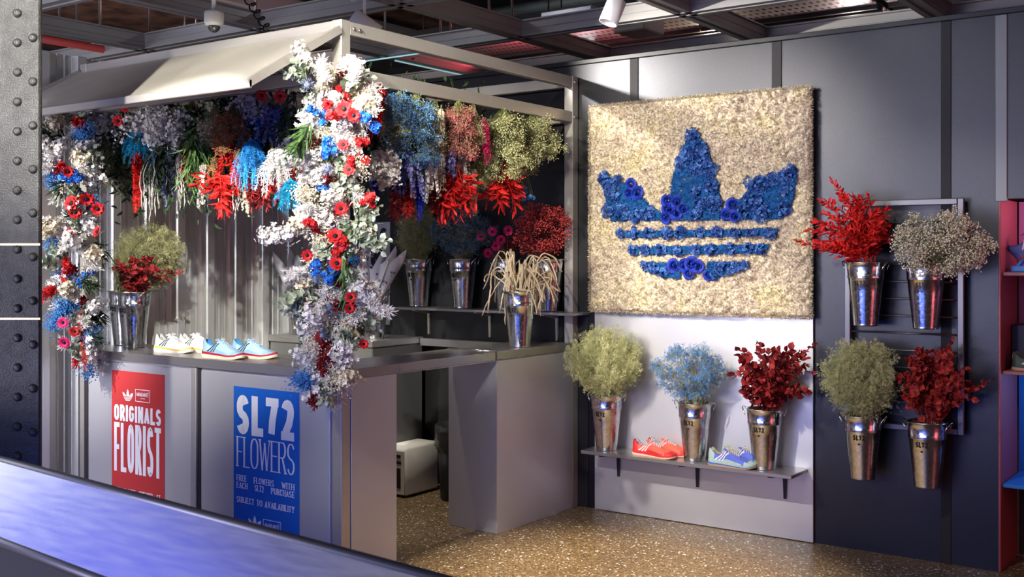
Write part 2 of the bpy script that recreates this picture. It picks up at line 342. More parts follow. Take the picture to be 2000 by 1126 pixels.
for (x, y, lab) in cells:
    t = thing('perforated_ceiling_tray', 'perforated metal ceiling tray '+lab, 'ceiling tray', (x, y, 3.32), 0, 'perforated trays above the ceiling grid')
    MB().box((-.56, -.52, 0), (.56, .52, .012)).build('tray_panel', M_perf, t)
    MB().box((-.56, -.56, -.03), (.56, -.53, .03)).build('tray_rail', M_black, t); MB().box((-.56, .53, -.03), (.56, .56, .03)).build('tray_rail', M_black, t)
    MB().tube([(-.3, -.545, .03), (-.3, -.545, .6)], .006, 6).build('hanger_rod', M_black, t)
    MB().tube([(.3, .545, .03), (.3, .545, .6)], .006, 6).build('hanger_rod', M_black, t)
lamp('ceiling_lamp', (-1.55, 3.5, 3.12), 9, (1, .1, .14)); lamp('ceiling_lamp', (-.95, 3.6, 3.12), 6, (1, .3, .35))
lamp('ceiling_lamp', (-.3, 4.6, 3.14), 16, (1, .82, .6)); lamp('ceiling_lamp', (.9, 4.5, 3.06), 9, (1, .8, .75)); lamp('ceiling_lamp', (-2.0, 5.4, 3.06), 12, (.75, .95, 1))
# pipes, rods and trunking
M_pipe = mat('red sprinkler pipe', (.42, .05, .04), .4)
a, b = onX(60, 72, -3.45), onX(250, 103, -3.45)
tag(MB().tube([(-3.45, a[1]-.3, a[2]), (-3.45, b[1]+3, a[2])], .028, 12).build('sprinkler_pipe', M_pipe, smooth=True), 'red sprinkler pipe low under the ceiling beam above the left corrugated wall', 'pipe')
tag(MB().tube([(-3.2, .2, 3.52), (-3.2, 1.9, 3.52)], .024, 12).build('sprinkler_pipe', M_pipe, smooth=True), 'red sprinkler pipe high in front of the copper brown soffit', 'pipe')
tag(MB().bbox((-3.05, 1.35, 3.42), (-2.75, 4.1, 3.56), .01).build('cable_trunking', mat('pale trunking', (.42, .37, .36), .5)), 'pale square trunking running back under the copper soffit', 'trunking')
tag(MB().bbox((-.3, 3.0, 3.12), (-.05, 3.3, 4.0), .01).build('junction_box', mat('pale box', (.5, .46, .42), .5)), 'pale cable box above the wall left of the bright tray', 'box')
tag(MB().bbox((-.75, 2.75, 3.2), (-.32, 2.98, 3.28), .01).build('air_duct', mat('duct steel', (.5, .48, .5), .35, .6)), 'smooth silver duct above the wall left of the bright tray', 'duct')
rods = [(150, 45), (195, 55), (116, 42), (292, 60), (362, 70), (384, 75), (500, 60), (860, 80), (880, 80), (752, 60), (955, 30), (1000, 35), (1230, 80), (1367, 60)]
proto = MB().tube([(0, 0, 0), (0, 0, .85)], .008, 8).build('hanger_rod', mat('rod steel', (.25, .23, .22), .4, .7), smooth=True)
labs = ['left of the column top', 'second from the column', 'nearest the column', 'under the copper soffit beside the trunking', 'left of the dome camera', 'just left of the dome camera', 'beside the coiled cable', 'left one of two right of the kiosk top corner', 'right one of two right of the kiosk top corner', 'beside the white spotlight by the post', 'left before the red tray', 'right before the red tray', 'above the back wall left of the white spotlight', 'before the bright tray']
for i, ((u, v), lb) in enumerate(zip(rods, labs)):
    o = proto if i == 0 else proto.copy()
    if i: COL.objects.link(o)
    o.location = onZ(u, v, 3.15); tag(o, 'thin threaded hanger rod '+lb, 'rod', 'threaded rods carrying the ceiling grid')
M_tube = mat('strip light glow', (.85, 1, .95), .5, emit=9)
t = thing('strip_light', 'white linear strip light along the ceiling beam at top right', 'light', (1.76, 1.2, 2.985))
MB().bbox((-.03, -1, -.012), (.03, .9, .012), .004).build('housing', M_white, t); MB().bbox((-.022, -.98, -.024), (.022, .88, -.0125), .004).build('diffuser', M_tube, t)
M_cyan = mat('cyan light line', (.5, .85, .9), .5, emit=.5)
for (lo, hi, lab) in (((-1.816, 2.4, 2.990), (-1.804, 3.4, 2.998), 'thin pale light line on the ceiling beam behind the kiosk top, running back'), ((-2.5, 2.28, 2.990), (-1.3, 2.292, 2.998), 'thin pale light line on the ceiling beam behind the kiosk top, running across')):
    tag(MB().box(lo, hi).build('light_line', M_cyan), lab, 'light')
# dome camera, coiled cable, two spotlights
c = onZ(418, 40, 2.76)
t = thing('security_camera', 'white dome security camera hanging on a pole above the awning', 'camera', c)
MB().tube([(0, 0, .05), (0, 0, .26)], .012, 12).build('pole', M_white, t, True)
MB().lathe([(.0, .055), (.02, .055), (.046, .045), (.05, .035), (.05, -.012), (.044, -.024), (.036, -.028), (.03, -.03), (0, -.03)], 28).build('housing', M_white, t, True)
MB().lathe([(.032, -.028)]+[(.032*math.cos(a), -.028-.034*math.sin(a)) for a in np.linspace(0.05, 1.57, 8)], 24).build('dome', mat('smoked dome', (.08, .08, .09), .06, .4, spec=.8), t, True)
p0, p1 = atD(482, -6, 5.75), atD(650, 190, 5.75); pts = []
for i in range(420):
    f = i/419; q = p0+(p1-p0)*f; q[2] -= .06*math.sin(f*math.pi); a = f*2*math.pi*19
    pts.append(q+.022*(math.cos(a)*RT+math.sin(a)*(.8*UP+.6*FW)))
tag(MB().tube(pts, .0045, 6).build('coiled_cable', M_black, smooth=True), 'black coiled cable dangling from the ceiling behind the awning', 'cable')
def spotlight(c, d, label, L=.15, r=.05):
    t = thing('spotlight', label, 'spotlight', c); d = Vector(d).normalized()
    q = Vector((0, 0, 1)).rotation_difference(d).to_matrix()
    MB().lathe([(0, -L*.5), (r*.8, -L*.5), (r, -L*.44), (r, L*.5), (r*.86, L*.5), (r*.84, L*.3), (0, L*.28)], 32).move(np.array(q)).build('lamp_head', M_white, t, True)
    MB().lathe([(0, L*.285), (r*.8, L*.285)], 24).move(np.array(q)).build('lens', mat('lamp lens', (.4, .38, .33), .2), t)
    MB().tube([(0, 0, .02), (0, 0, 3.0-c[2])], .009, 10).build('stem', M_white, t)
    MB().bbox((-.1, -.016, 2.985-c[2]), (.1, .016, 3.0-c[2]), .004).build('track_adapter', M_white, t)
spotlight(atD(712, 50, 6.15), (.55, .62, -.56), 'white conical spotlight just behind the top of the kiosk corner post', .17, .055)
spotlight(atD(1197, 22, 5.9), (-.25, -.3, -.92), 'white cylindrical spotlight on the ceiling beam above the moss panel', .14, .052)
# ------------------------------------------------------------------ riveted column at the left, metal barrier in the foreground
M_iron = mat('black painted iron', (.022, .022, .02), .36, .2, .3, 20, .5, 170)
D0 = 4.25; P0 = atD(78, HOR, D0)
t = thing('riveted_column', 'black riveted iron column with pebbled paint at the left edge', 'column', (P0[0], P0[1], 0), TH)
MB().bbox((-.75, 0, 0), (0, .025, 3.9), .006).build('flange_plate', M_iron, t); MB().bbox((-.75, .0255, 0), (-.28, .40, 3.9), .006).build('web_plate', M_iron, t)
rv = [(34, 26+57.6*i) for i in range(17)]+[(64.5, 74+85.5*i) for i in range(11)]
rb = MB().lathe([(.0175*math.cos(a), -.0+.014*math.sin(a)) for a in np.linspace(0, 1.57, 6)], 14).move([[1, 0, 0], [0, 0, -1], [0, 1, 0]])
r0 = None
for (u, v) in rv:
    x = (u-78)/FPX*D0; z = 1.55+(HOR-v)/FPX*D0
    if r0 is None: o = r0 = rb.build('rivet', M_iron, t, True)
    else: o = r0.copy(); COL.objects.link(o); o.parent = t
    o.location = (x, 0, z)
M_brass = mat('brass line', (.45, .34, .20), .4, .8)
for v in (477, 622):
    z = 1.55+(HOR-v)/FPX*D0; o = MB().bbox((-.752, -.004, z-.005), (.003, .002, z+.005), .001).build('seam_strip', M_brass, t); o['label'] = 'thin pale brass strip'
M_edge = mat('dark barrier rail', (.10, .10, .13), .42, .8)
t = thing('metal_barrier', 'brushed metal barrier with rolled edges crossing the bottom left foreground', 'barrier', (0, 0, 0))
# the face leans toward the viewer: keep it a steady width along its run
A0 = np.array([-.75, -1.935, .987]); A1 = np.array([2.95, -2.277, .987]); off = np.array([-.012, -.10, -.165])
L0, L1 = A0+off, A1+off
yn = np.array([0, .03, 0])
V = [A0, A1, L1, L0, A0+yn, A1+yn, L1+yn, L0+yn]
MB().add(V, [(0, 3, 2, 1), (4, 5, 6, 7), (0, 1, 5, 4), (3, 7, 6, 2), (0, 4, 7, 3), (1, 2, 6, 5)]).build('face_plate', M_rail, t)
MB().tube([A0+yn*.4, A1+yn*.4], .012, 16).build('top_rail', M_edge, t, True)
MB().tube([L0+yn*.4, L1+yn*.4], .014, 16).build('bottom_rail', M_edge, t, True)
l0 = L0.copy(); l1 = L1.copy(); V = [l0+yn, l1+yn, (l1[0], l1[1]+.05, 0), (l0[0], l0[1]+.05, 0)]; V2 = [np.array(q)+np.array([0, .04, 0]) for q in V]
MB().add(V+V2, [(0, 3, 2, 1), (4, 5, 6, 7), (0, 1, 5, 4), (3, 7, 6, 2), (0, 4, 7, 3), (1, 2, 6, 5)]).build('kick_panel', mat('dark navy barrier panel', (.015, .015, .03), .35), t)
lamp('ceiling_lamp', (-3.4, 1.6, 3.2), 10, (1, .72, .6)); lamp('ceiling_lamp', (-1.2, 1.7, 3.45), 4, (.85, .92, 1)); lamp('ceiling_lamp', (1.6, 4.0, 3.1), 6, (1, .85, .85))
# ------------------------------------------------------------------ lettering: ribbons drawn from stroke skeletons, heavy sans or thin serif
def _arc(cx, cy, rx, ry, a0, a1, n=9):
    return [(cx+rx*math.cos(math.radians(a)), cy+ry*math.sin(math.radians(a))) for a in np.linspace(a0, a1, n)]
GL = {
 'A': (1, [[(0, 0), (.5, 1), (1, 0)], [(.2, .3), (.8, .3)]]),
 'B': (.9, [[(0, 0), (0, 1)], [(0, 1), (.5, 1)]+_arc(.55, .77, .4, .23, 90, -90)+[(0, .54)], [(0, .54), (.5, .54)]+_arc(.55, .27, .45, .27, 90, -90)+[(0, 0)]]),
 'C': (.95, [_arc(.5, .7, .5, .3, 15, 180)+_arc(.5, .3, .5, .3, 180, 345)]),
 'D': (.95, [[(0, 0), (0, 1)], [(0, 1), (.4, 1)]+_arc(.5, .65, .5, .35, 80, 0)+_arc(.5, .35, .5, .35, 0, -80)+[(.4, 0), (0, 0)]]),
 'E': (.78, [[(0, 0), (0, 1)], [(0, 1), (1, 1)], [(0, .52), (.85, .52)], [(0, 0), (1, 0)]]),
 'F': (.75, [[(0, 0), (0, 1)], [(0, 1), (1, 1)], [(0, .5), (.85, .5)]]),
 'G': (1, [_arc(.5, .7, .5, .3, 15, 180)+_arc(.5, .3, .5, .3, 180, 360)+[(1, .48), (.55, .48)]]),
 'H': (.95, [[(0, 0), (0, 1)], [(1, 0), (1, 1)], [(0, .52), (1, .52)]]),
 'I': (0, [[(.5, 0), (.5, 1)]]),
 'J': (.6, [[(1, 1), (1, .3)]+_arc(.5, .28, .5, .28, 0, -180)]),
 'L': (.75, [[(0, 1), (0, 0)], [(0, 0), (1, 0)]]),
 'M': (1.3, [[(0, 0), (0, 1)], [(0, 1), (.5, .1), (1, 1)], [(1, 1), (1, 0)]]),
 'N': (1, [[(0, 0), (0, 1)], [(0, 1), (1, 0)], [(1, 0), (1, 1)]]),
 'O': (1, [_arc(.5, .7, .5, .3, 0, 180)+_arc(.5, .3, .5, .3, 180, 360)+[(1, .7)]]),
 'P': (.9, [[(0, 0), (0, 1)], [(0, 1), (.5, 1)]+_arc(.55, .74, .45, .26, 90, -90)+[(0, .48)]]),
 'R': (.95, [[(0, 0), (0, 1)], [(0, 1), (.5, 1)]+_arc(.55, .75, .4, .25, 90, -90)+[(0, .5)], [(.5, .5), (1, 0)]]),
 'S': (.9, [_arc(.5, .75, .48, .25, 20, 180, 8)+[(.06, .62), (.3, .52), (.7, .46), (.94, .36)]+_arc(.5, .25, .48, .25, 0, -160, 8)]),
 'T': (.85, [[(.5, 0), (.5, 1)], [(0, 1), (1, 1)]]),
 'U': (.95, [[(0, 1), (0, .3)]+_arc(.5, .3, .5, .3, 180, 360)+[(1, 1)]]),
 'V': (1, [[(0, 1), (.5, 0), (1, 1)]]),
 'W': (1.45, [[(0, 1), (.27, 0), (.5, .9), (.73, 0), (1, 1)]]),
 'X': (.95, [[(0, 0), (1, 1)], [(0, 1), (1, 0)]]),
 'Y': (.95, [[(0, 1), (.5, .48), (.5, 0)], [(1, 1), (.5, .48)]]),
 '7': (.85, [[(0, 1), (1, 1)], [(1, 1), (.55, .45), (.4, 0)]]),
 '2': (.85, [_arc(.5, .74, .48, .26, 160, -20, 9)+[(.75, .4), (0, 0)], [(0, 0), (1, 0)]]),
}
def text2d(txt, w, h, tv, thn, serif=0., gap=None):
    """list of 2-D quads for txt filling w x h (origin lower left)"""
    gap = tv*.4 if gap is None else gap
    ws = [GL[c][0] for c in txt]; n = len(txt); tot = sum(ws)
    uw = (w-gap*(n-1)-n*tv)/tot if tot else 0; x = 0; Q = []
    for c in txt:
        a, strokes = GL[c]; cw = a*uw
        for s in strokes:
            P = np.array([(x+tv/2+p[0]*cw if a else x+tv/2, thn/2+p[1]*(h-thn)) for p in s])
            T = np.gradient(P, axis=0) if len(P) > 2 else np.array([P[1]-P[0]]*2)
            seg = len(s)
            if seg > 2:   # sharp polylines keep their true end tangents
                T[0] = P[1]-P[0]; T[-1] = P[-1]-P[-2]
            T = T/(np.linalg.norm(T, axis=1)[:, None]+1e-12)
            if seg == 2:
                e = thn/2*abs(T[0][1])+tv/2*abs(T[0][0])
                if abs(T[0][1]) > .95 or abs(T[0][0]) > .95: e = thn/2 if abs(T[0][1]) > .5 else (tv/2 if s[0][0] <= 0 else 0)
                P[0] -= T[0]*min(e, thn/2 if abs(T[0][1]) > .5 else tv/2); P[1] += T[1]*(thn/2 if abs(T[0][1]) > .5 else tv*.5)
            sharp = seg in (3, 5) and c in 'AVWXYM'
            segs = range(len(P)-1)
            if sharp:
                for i in segs:
                    d = P[i+1]-P[i]; d = d/np.linalg.norm(d); nn = np.array([-d[1], d[0]]); ww = (thn+(tv-thn)*abs(d[1]) if thn < tv*.6 and d[1]*d[0] < 0 or thn >= tv*.6 else thn*1.2)*.5
                    A, Bp = P[i]-d*thn*.3, P[i+1]+d*thn*.3
                    Q.append([A+nn*ww, A-nn*ww, Bp-nn*ww, Bp+nn*ww])
            else:
                N = np.stack([-T[:, 1], T[:, 0]], 1); wd = (thn+(tv-thn)*np.abs(T[:, 1])**1.2)[:, None]*.5
                for i in segs: Q.append([P[i]+N[i]*wd[i], P[i]-N[i]*wd[i], P[i+1]-N[i+1]*wd[i+1], P[i+1]+N[i+1]*wd[i+1]])
            if serif:
                for e, d in ((P[0], T[0]), (P[-1], T[-1])):
                    if abs(d[1]) > .6 and (e[1] < thn*1.5 or e[1] > h-thn*1.5):
                        yy = 0 if e[1] < h/2 else h-thn
                        Q.append([(e[0]-serif, yy), (e[0]+serif, yy), (e[0]+serif, yy+thn), (e[0]-serif, yy+thn)])
        x += cw+tv+gap
    return np.array([[tuple(p) for p in q] for q in Q])
def quads_mesh(Q, fn, mb=None):
    mb = mb or MB(); m = len(Q)
    e1, e2 = Q[:, 1]-Q[:, 0], Q[:, 2]-Q[:, 0]; fl = e1[:, 0]*e2[:, 1]-e1[:, 1]*e2[:, 0] < 0; Q = Q.copy(); Q[fl] = Q[fl][:, ::-1]
    P = np.array([fn(x, y) for x, y in Q.reshape(-1, 2)]).reshape(m, 4, 3)
    nn = np.cross(P[:, 1]-P[:, 0], P[:, 2]-P[:, 0]); nn /= np.linalg.norm(nn, axis=1)[:, None]+1e-12
    P = (P+nn[:, None]*((np.arange(m) % 7)*5e-5)[:, None, None]).reshape(-1, 3)
    return mb.add(P, np.arange(4*m).reshape(m, 4))
# trefoil outlines, traced in the wall plane from the moss panel; unit = panel metres, origin at logo centre
TP = KW-.085
def _pw(pts): return np.array([onY(1130+x/2.345, 160+y/2.345, TP)[[0, 2]] for x, y in pts])
LEAF_C = _pw([(408, 634), (418, 560), (425, 470), (440, 400), (465, 330), (490, 270), (505, 232), (530, 222), (556, 240), (580, 285), (604, 335), (626, 400), (644, 480), (655, 560), (652, 634)])
LEAF_L = _pw([(150, 638), (130, 570), (116, 500), (98, 448), (112, 424), (160, 440), (215, 460), (265, 490), (310, 540), (350, 570), (384, 602), (402, 635)])
LEAF_R = _pw([(662, 634), (672, 590), (700, 575), (730, 545), (770, 500), (810, 455), (880, 428), (940, 405), (985, 382), (1010, 392), (1000, 460), (986, 540), (965, 600), (936, 630)])
BAND_1 = _pw([(172, 680), (924, 668), (905, 706), (208, 714)])
BAND_2 = _pw([(224, 750), (889, 740), (852, 786), (264, 792)])
BAND_3A = _pw([(286, 824), (470, 824), (470, 903), (420, 898), (370, 886), (325, 866)])
BAND_3B = _pw([(590, 822), (792, 820), (745, 858), (700, 880), (640, 898), (580, 906), (584, 870)])
LOGO = [LEAF_C, LEAF_L, LEAF_R, BAND_1, BAND_2, np.concatenate([BAND_3A[:1], BAND_3B[1:3], BAND_3B[3:5], BAND_3A[3:]])]
_all = np.concatenate(LOGO); _c0 = _all.min(0); _sz = (_all.max(0)-_all.min(0))
def trefoil(w, fn, mb=None):
    """small printed trefoil of width w, lower left at (0,0)"""
    mb = mb or MB(); s = w/_sz[0]
    for L in LOGO:
        P = [((x-_c0[0])*s, (y-_c0[1])*s) for x, y in L]
        tr = tessellate_polygon([[Vector((a, b, 0)) for a, b in P]])
        mb.add([fn(a, b) for a, b in P], [t if True else t for t in tr])
    return mb
TRH = _sz[1]/_sz[0]
# ------------------------------------------------------------------ kiosk frame with awning
T1 = 2.656; t = thing('kiosk_frame', 'square tube steel kiosk frame carrying the sloped sheet awning and the hanging flowers', 'kiosk frame')
XA = -2.10
def part(lo, hi, name, m=M_frame, p=t, r=.003): return B(lo, hi, name, m, p, r)
part((-.062, .0, 0), (0, .062, T1), 'post'); part((-.062, KW-.07, 0), (0, KW-.008, T1), 'post')
part((XA, 0, 0), (XA+.062, .062, T1), 'post'); part((XA, KW-.07, 0), (XA+.062, KW-.008, T1), 'post')
part((-.055, .063, T1-.066), (-.003, KW-.071, T1-.002), 'beam'); part((-.055, .063, 2.372), (-.003, KW-.071, 2.438), 'beam')
part((XA+.063, .003, T1-.066), (-.063, .058, T1-.002), 'beam'); part((XA+.063, KW-.066, T1-.066), (-.063, KW-.012, T1-.002), 'beam')
part((XA+.003, .063, T1-.066), (XA+.058, KW-.071, T1-.002), 'beam'); part((XA+.063, .003, 2.372), (-.063, .058, 2.438), 'beam')
part((XA+.063, KW-.066, 2.372), (-.063, KW-.012, 2.438), 'beam')
bolt = MB().lathe([(.009, 0), (.009, .004), (.005, .008), (0, .009)], 10).move([[0, 0, 1], [0, 1, 0], [-1, 0, 0]])
b0 = bolt.build('bolt', M_steel, t, True); b0.location = (0, .085, T1-.035)
for (y, z) in ((.125, T1-.035), (KW-.05, T1-.035), (KW-.03, T1-.035), (KW-.05, 2.405), (KW-.03, 2.405)):
    o = b0.copy(); COL.objects.link(o); o.parent = t; o.location = (0, y, z)
ya, za, yb, zb = -.006, 2.602, -.545, 2.288
sl = np.array([0, yb-ya, zb-za]); sl /= np.linalg.norm(sl); nr = np.array([0, sl[2], -sl[1]])*1.0
def slope_box(x0, x1, s0, s1, h0, h1):
    o = np.array([0, ya, za]); L = []
    for h in (h0, h1):
        for (x, s) in ((x0, s0), (x1, s0), (x1, s1), (x0, s1)): L.append(o+sl*s+(-nr)*h+np.array([x, 0, 0]))
    return MB().add(L, [(0, 1, 2, 3), (7, 6, 5, 4), (1, 0, 4, 5), (2, 1, 5, 6), (3, 2, 6, 7), (0, 3, 7, 4)])
SL = math.hypot(yb-ya, zb-za)
if nr[2] > 0: nr = -nr
aw = slope_box(XA+.02, -.016, .0, SL, 0, .004)
aw.build('awning_sheet', M_awn, t)
slope_box(XA+.003, XA+.018, 0, SL+.015, -.012, .02).build('awning_side_rail', M_frame, t)
slope_box(-.016, .008, 0, SL+.015, -.014, .022).build('awning_side_rail', M_frame, t)
B((XA+.003, yb-.014, zb-.024), (.008, yb+.004, zb+.014), 'awning_front_lip', M_frame, t, .003)
B((XA+.003, -.016, 2.592), (-.063, -.001, 2.604), 'awning_top_flange', M_frame, t, .002)
for u, v in ((161, 135), (204, 128), (240, 121), (282, 115), (336, 107), (405, 96), (458, 86), (516, 77), (574, 67), (630, 58)):
    q = onY(u, v, -.016); o = MB().lathe([(.011, -.008), (.011, .0), (.007, .006), (0, .008)], 10).move([[1, 0, 0], [0, 0, -1], [0, 1, 0]]).build('awning_bolt', M_steel, t, True); o.location = (q[0], -.018, 2.585)
for x in (-.03, XA+.03):
    MB().tube([(x, -.30, 2.408), (x, .0, 2.235)], .010, 10).build('awning_brace', M_frame, t, True)
# ------------------------------------------------------------------ counters
def poster(par, x0, x1, z1, z0, colr, name, lines, logo, boxr, box_txt, lab):
    p = MB().bbox((x0, -.0125, z0), (x1, -.0105, z1), .0004).build('poster', mat(name, colr, .62, 0, .03, 3, spec=.2), par); p['label'] = lab
    fn = lambda a, b: (x0+a, -.0135, b)
    w = x1-x0; mb = MB()
    for (txt, fx0, fx1, d0, d1, tv, th, sf) in lines:
        quads_mesh(text2d(txt, (fx1-fx0)*w, d1-d0, tv, th, sf), lambda a, b: (x0+fx0*w+a, -.0135, z1-d1+b), mb)
    mb.build('lettering', M_letter_w, p)
    lx, ld, lw = logo
    trefoil(lw, lambda a, b: (x0+lx*w+a, -.0135, z1-ld+b)).build('trefoil_mark', M_letter_w, p)
    bx0, bx1, d0, d1 = boxr; X0, X1, Z1, Z0 = x0+bx0*w, x0+bx1*w, z1-d0, z1-d1; e = .0032; fr = MB()
    for lo, hi in (((X0, Z0), (X1, Z0+e)), ((X0, Z1-e), (X1, Z1)), ((X0, Z0+e), (X0+e, Z1-e)), ((X1-e, Z0+e), (X1, Z1-e))):
        fr.add([(lo[0], -.0135, lo[1]), (hi[0], -.0135, lo[1]), (hi[0], -.0135, hi[1]), (lo[0], -.0135, hi[1])], [(0, 1, 2, 3)])
    hh = (Z1-Z0)
    quads_mesh(text2d('AMARANTE', (X1-X0)*.84, hh*.3, .0032, .0026, 0, .0022), lambda a, b: (X0+(X1-X0)*.08+a, -.0135, Z0+hh*.45+b), fr)
    ax = X1-(X1-X0)*.12; fr.add([(ax-.004, -.0135, Z0+hh*.78), (ax-.001, -.0135, Z0+hh*.78), (ax+.006, -.0135, Z0+hh*.86), (ax+.003, -.0135, Z0+hh*.86)], [(0, 1, 2, 3)])
    quads_mesh(text2d('LONDON', (X1-X0)*.3, hh*.09, .0012, .0012, 0, .001), lambda a, b: (X0+(X1-X0)*.36+a, -.0135, Z0+hh*.24+b), fr)
    fr.build('framed_wordmark', M_letter_w, p)
fc = thing('front_cabinet', 'brushed aluminium front counter cabinet bearing the red and the blue posters', 'cabinet')
MB().bbox((-2.03, .0, .06), (-.0665, .385, .968), .002).build('carcass', M_front, fc)
B((-2.0, -.010, .02), (-1.082, -.0005, .955), 'front_panel', M_front, fc); B((-1.0, -.010, .02), (-.066, -.0005, .955), 'front_panel', M_front, fc)
B((-2.04, -.012, 0), (-2.004, -.0005, .968), 'edge_channel', M_chan, fc); B((-1.078, -.016, 0), (-1.036, -.0005, .968), 'channel', M_frame, fc)
B((-1.034, -.006, 0), (-1.004, -.0005, .968), 'channel', M_chan, fc)
B((-.062, .066, .0), (0.002, .386, .968), 'end_panel', M_front, fc, .002)
B((-2.0, .02, 0), (-.07, .38, .058), 'plinth', M_black, fc)
SB = .0115
poster(fc, -1.771, -1.30, .912, .17, (.50, .042, .042), 'poster red',
       [('ORIGINALS', .05, .94, .187, .277, .0195, .0185, 0), ('FLORIST', .05, .94, .288, .560, .0255, .027, 0),
        ('ADIDAS', .05, .29, .648, .678, .0052, .003, .0045), ('LDN', .33, .46, .648, .678, .0052, .003, .0045), ('OXFORD', .53, .79, .648, .678, .0052, .003, .0045), ('ST', .86, .93, .648, .678, .0052, .003, .0045)],
       (.215, .163, .095), (.46, .735, .092, .16), 'AMARANTE', 'red poster with heavy white lettering')
poster(fc, -.742, -.268, .893, .165, (.012, .12, .52), 'poster blue',
       [('SL72', .05, .93, .040, .238, .046, .042, 0), ('FLOWERS', .05, .94, .250, .402, .0115, .0048, .011),
        ('FREE', .05, .21, .443, .473, .0058, .0032, .0045), ('FLOWERS', .32, .63, .443, .473, .0058, .0032, .0045), ('WITH', .745, .935, .443, .473, .0058, .0032, .0045),
        ('EACH', .05, .225, .480, .510, .0058, .0032, .0045), ('SL72', .335, .475, .480, .510, .0058, .0032, .0045), ('PURCHASE', .585, .935, .480, .510, .0058, .0032, .0045),
        ('SUBJECT', .05, .325, .552, .582, .0058, .0032, .0045), ('TO', .365, .455, .552, .582, .0058, .0032, .0045), ('AVAILABILITY', .49, .935, .552, .582, .0058, .0032, .0045)],
       (.235, .699, .095), (.465, .735, .64, .715), 'AMARANTE', 'blue poster with white lettering')
tag(MB().bbox((-2.034, -.02, .969), (-.066, .402, CT), .003).box((-.0662, .0655, .9695), (.004, .402, CT-.0004)).box((-.0662, -.02, .9695), (.004, -.004, CT-.0004)).box((.0012, -.0042, .9695), (.004, .0656, CT-.0004)).box((-2.14, .0655, .9695), (-2.0338, .402, CT-.0004)).box((-2.14, -.02, .9695), (-2.0338, -.004, CT-.0004)).build('worktop', M_top), 'long steel worktop on the front cabinet, under the two pairs of trainers', 'worktop')
fl = thing('flap_worktop', 'hinged steel flap worktop bridging the gap in the counter', 'worktop', (0, 0, 0))
B((-.345, .404, .969), (.004, 1.205, CT-.0005), 'flap_board', M_top, fl); B((-.345, .404, .965), (.004, 1.205, .9688), 'flap_underside', M_front, fl, .001)
hg = MB().tube([(-.335, 1.211, CT+.002), (.0, 1.211, CT+.002)], .006, 10).build('piano_hinge', M_steel, fl, True); hg['label'] = 'bright piano hinge'
tag(MB().bbox((-.36, 1.218, .969), (.004, KW-.075, CT), .003).build('worktop', M_top), 'short steel worktop at the wall under the bucket of beige ropes', 'worktop')
rc = thing('return_cabinet', 'brushed aluminium return cabinet standing between the counter gap and the back wall', 'cabinet')
MB().bbox((-.348, 1.222, .0), (-.004, KW-.075, .9685), .002).build('carcass', M_front, rc)
B((-.002, 1.219, .0), (.002, KW-.075, .962), 'side_panel', M_front, rc, .0008); 
bc = thing('back_cabinet', 'grey steel back cabinet with a drawer, in the rear left corner of the kiosk', 'cabinet')
BX, BY, BTZ = -1.20, 1.50, 1.004
MB().bbox((-2.17, BY+.01, .0), (BX-.008, KW-.075, BTZ-.045), .002).build('carcass', mat('grey steel sheet', (.20, .20, .20), .42, .7), bc)
B((-2.16, BY+.001, .70), (BX-.01, BY+.009, BTZ-.05), 'drawer_front', mat('drawer steel', (.30, .30, .29), .4, .8), bc)
B((-1.50, BY-.004, .86), (-1.42, BY+.0008, .90), 'finger_slot', M_black, bc)
tag(MB().bbox((-2.18, BY-.01, BTZ-.044), (BX+.005, KW-.075, BTZ), .003).build('worktop', M_top), 'steel worktop of the back cabinet, under the buckets of paper cones', 'worktop')
tag(MB().bbox((-1.19, KW-.12, .945), (-.365, KW-.073, .995), .003).build('wall_ledge', M_top), 'steel ledge along the wall between the back cabinet and the short worktop', 'ledge')
# white appliance and bin under the counter
t = thing('white_appliance', 'small white machine on the floor inside the counter gap', 'appliance', (-1.09, 1.60, 0))
MB().bbox((-.10, 0, .012), (.09, .33, .325), .018).build('casing', M_white, t, True)
B((-.092, -.008, .02), (.075, -.0005, .30), 'control_panel', mat('appliance panel', (.5, .49, .46), .4), t)
B((-.07, -.0125, .06), (.05, -.0085, .19), 'display_window', M_black, t); B((-.03, -.0125, .215), (.055, -.0085, .235), 'button_strip', M_black, t); B((.0, -.0125, .255), (.05, -.0085, .275), 'button_strip', M_black, t)
B((-.09, .01, 0), (.08, .31, .0115), 'foot_rail', M_black, t)
t = thing('waste_bin', 'black round waste bin with a bin liner folded over its rim, inside the counter gap', 'bin', (-.72, 1.82, 0))
MB().lathe([(0, 0), (.135, 0), (.14, .01), (.162, .45), (.156, .45), (.134, .02), (0, .018)], 32).build('bin_body', M_black, t, True)
M_liner = mat('black bin liner', (.03, .03, .032), .16, 0, 0, 1, .9, 30)
pr = [(.150, .30), (.175, .34), (.172, .38), (.176, .43), (.172, .47), (.158, .478), (.150, .45), (.12, .36)]
lb = MB().lathe(pr, 48); V = lb.v[0]; V += np.stack([rng.normal(0, .003, len(V)), rng.normal(0, .003, len(V)), rng.normal(0, .004, len(V))], 1)
lb.build('bin_liner', M_liner, t, True)
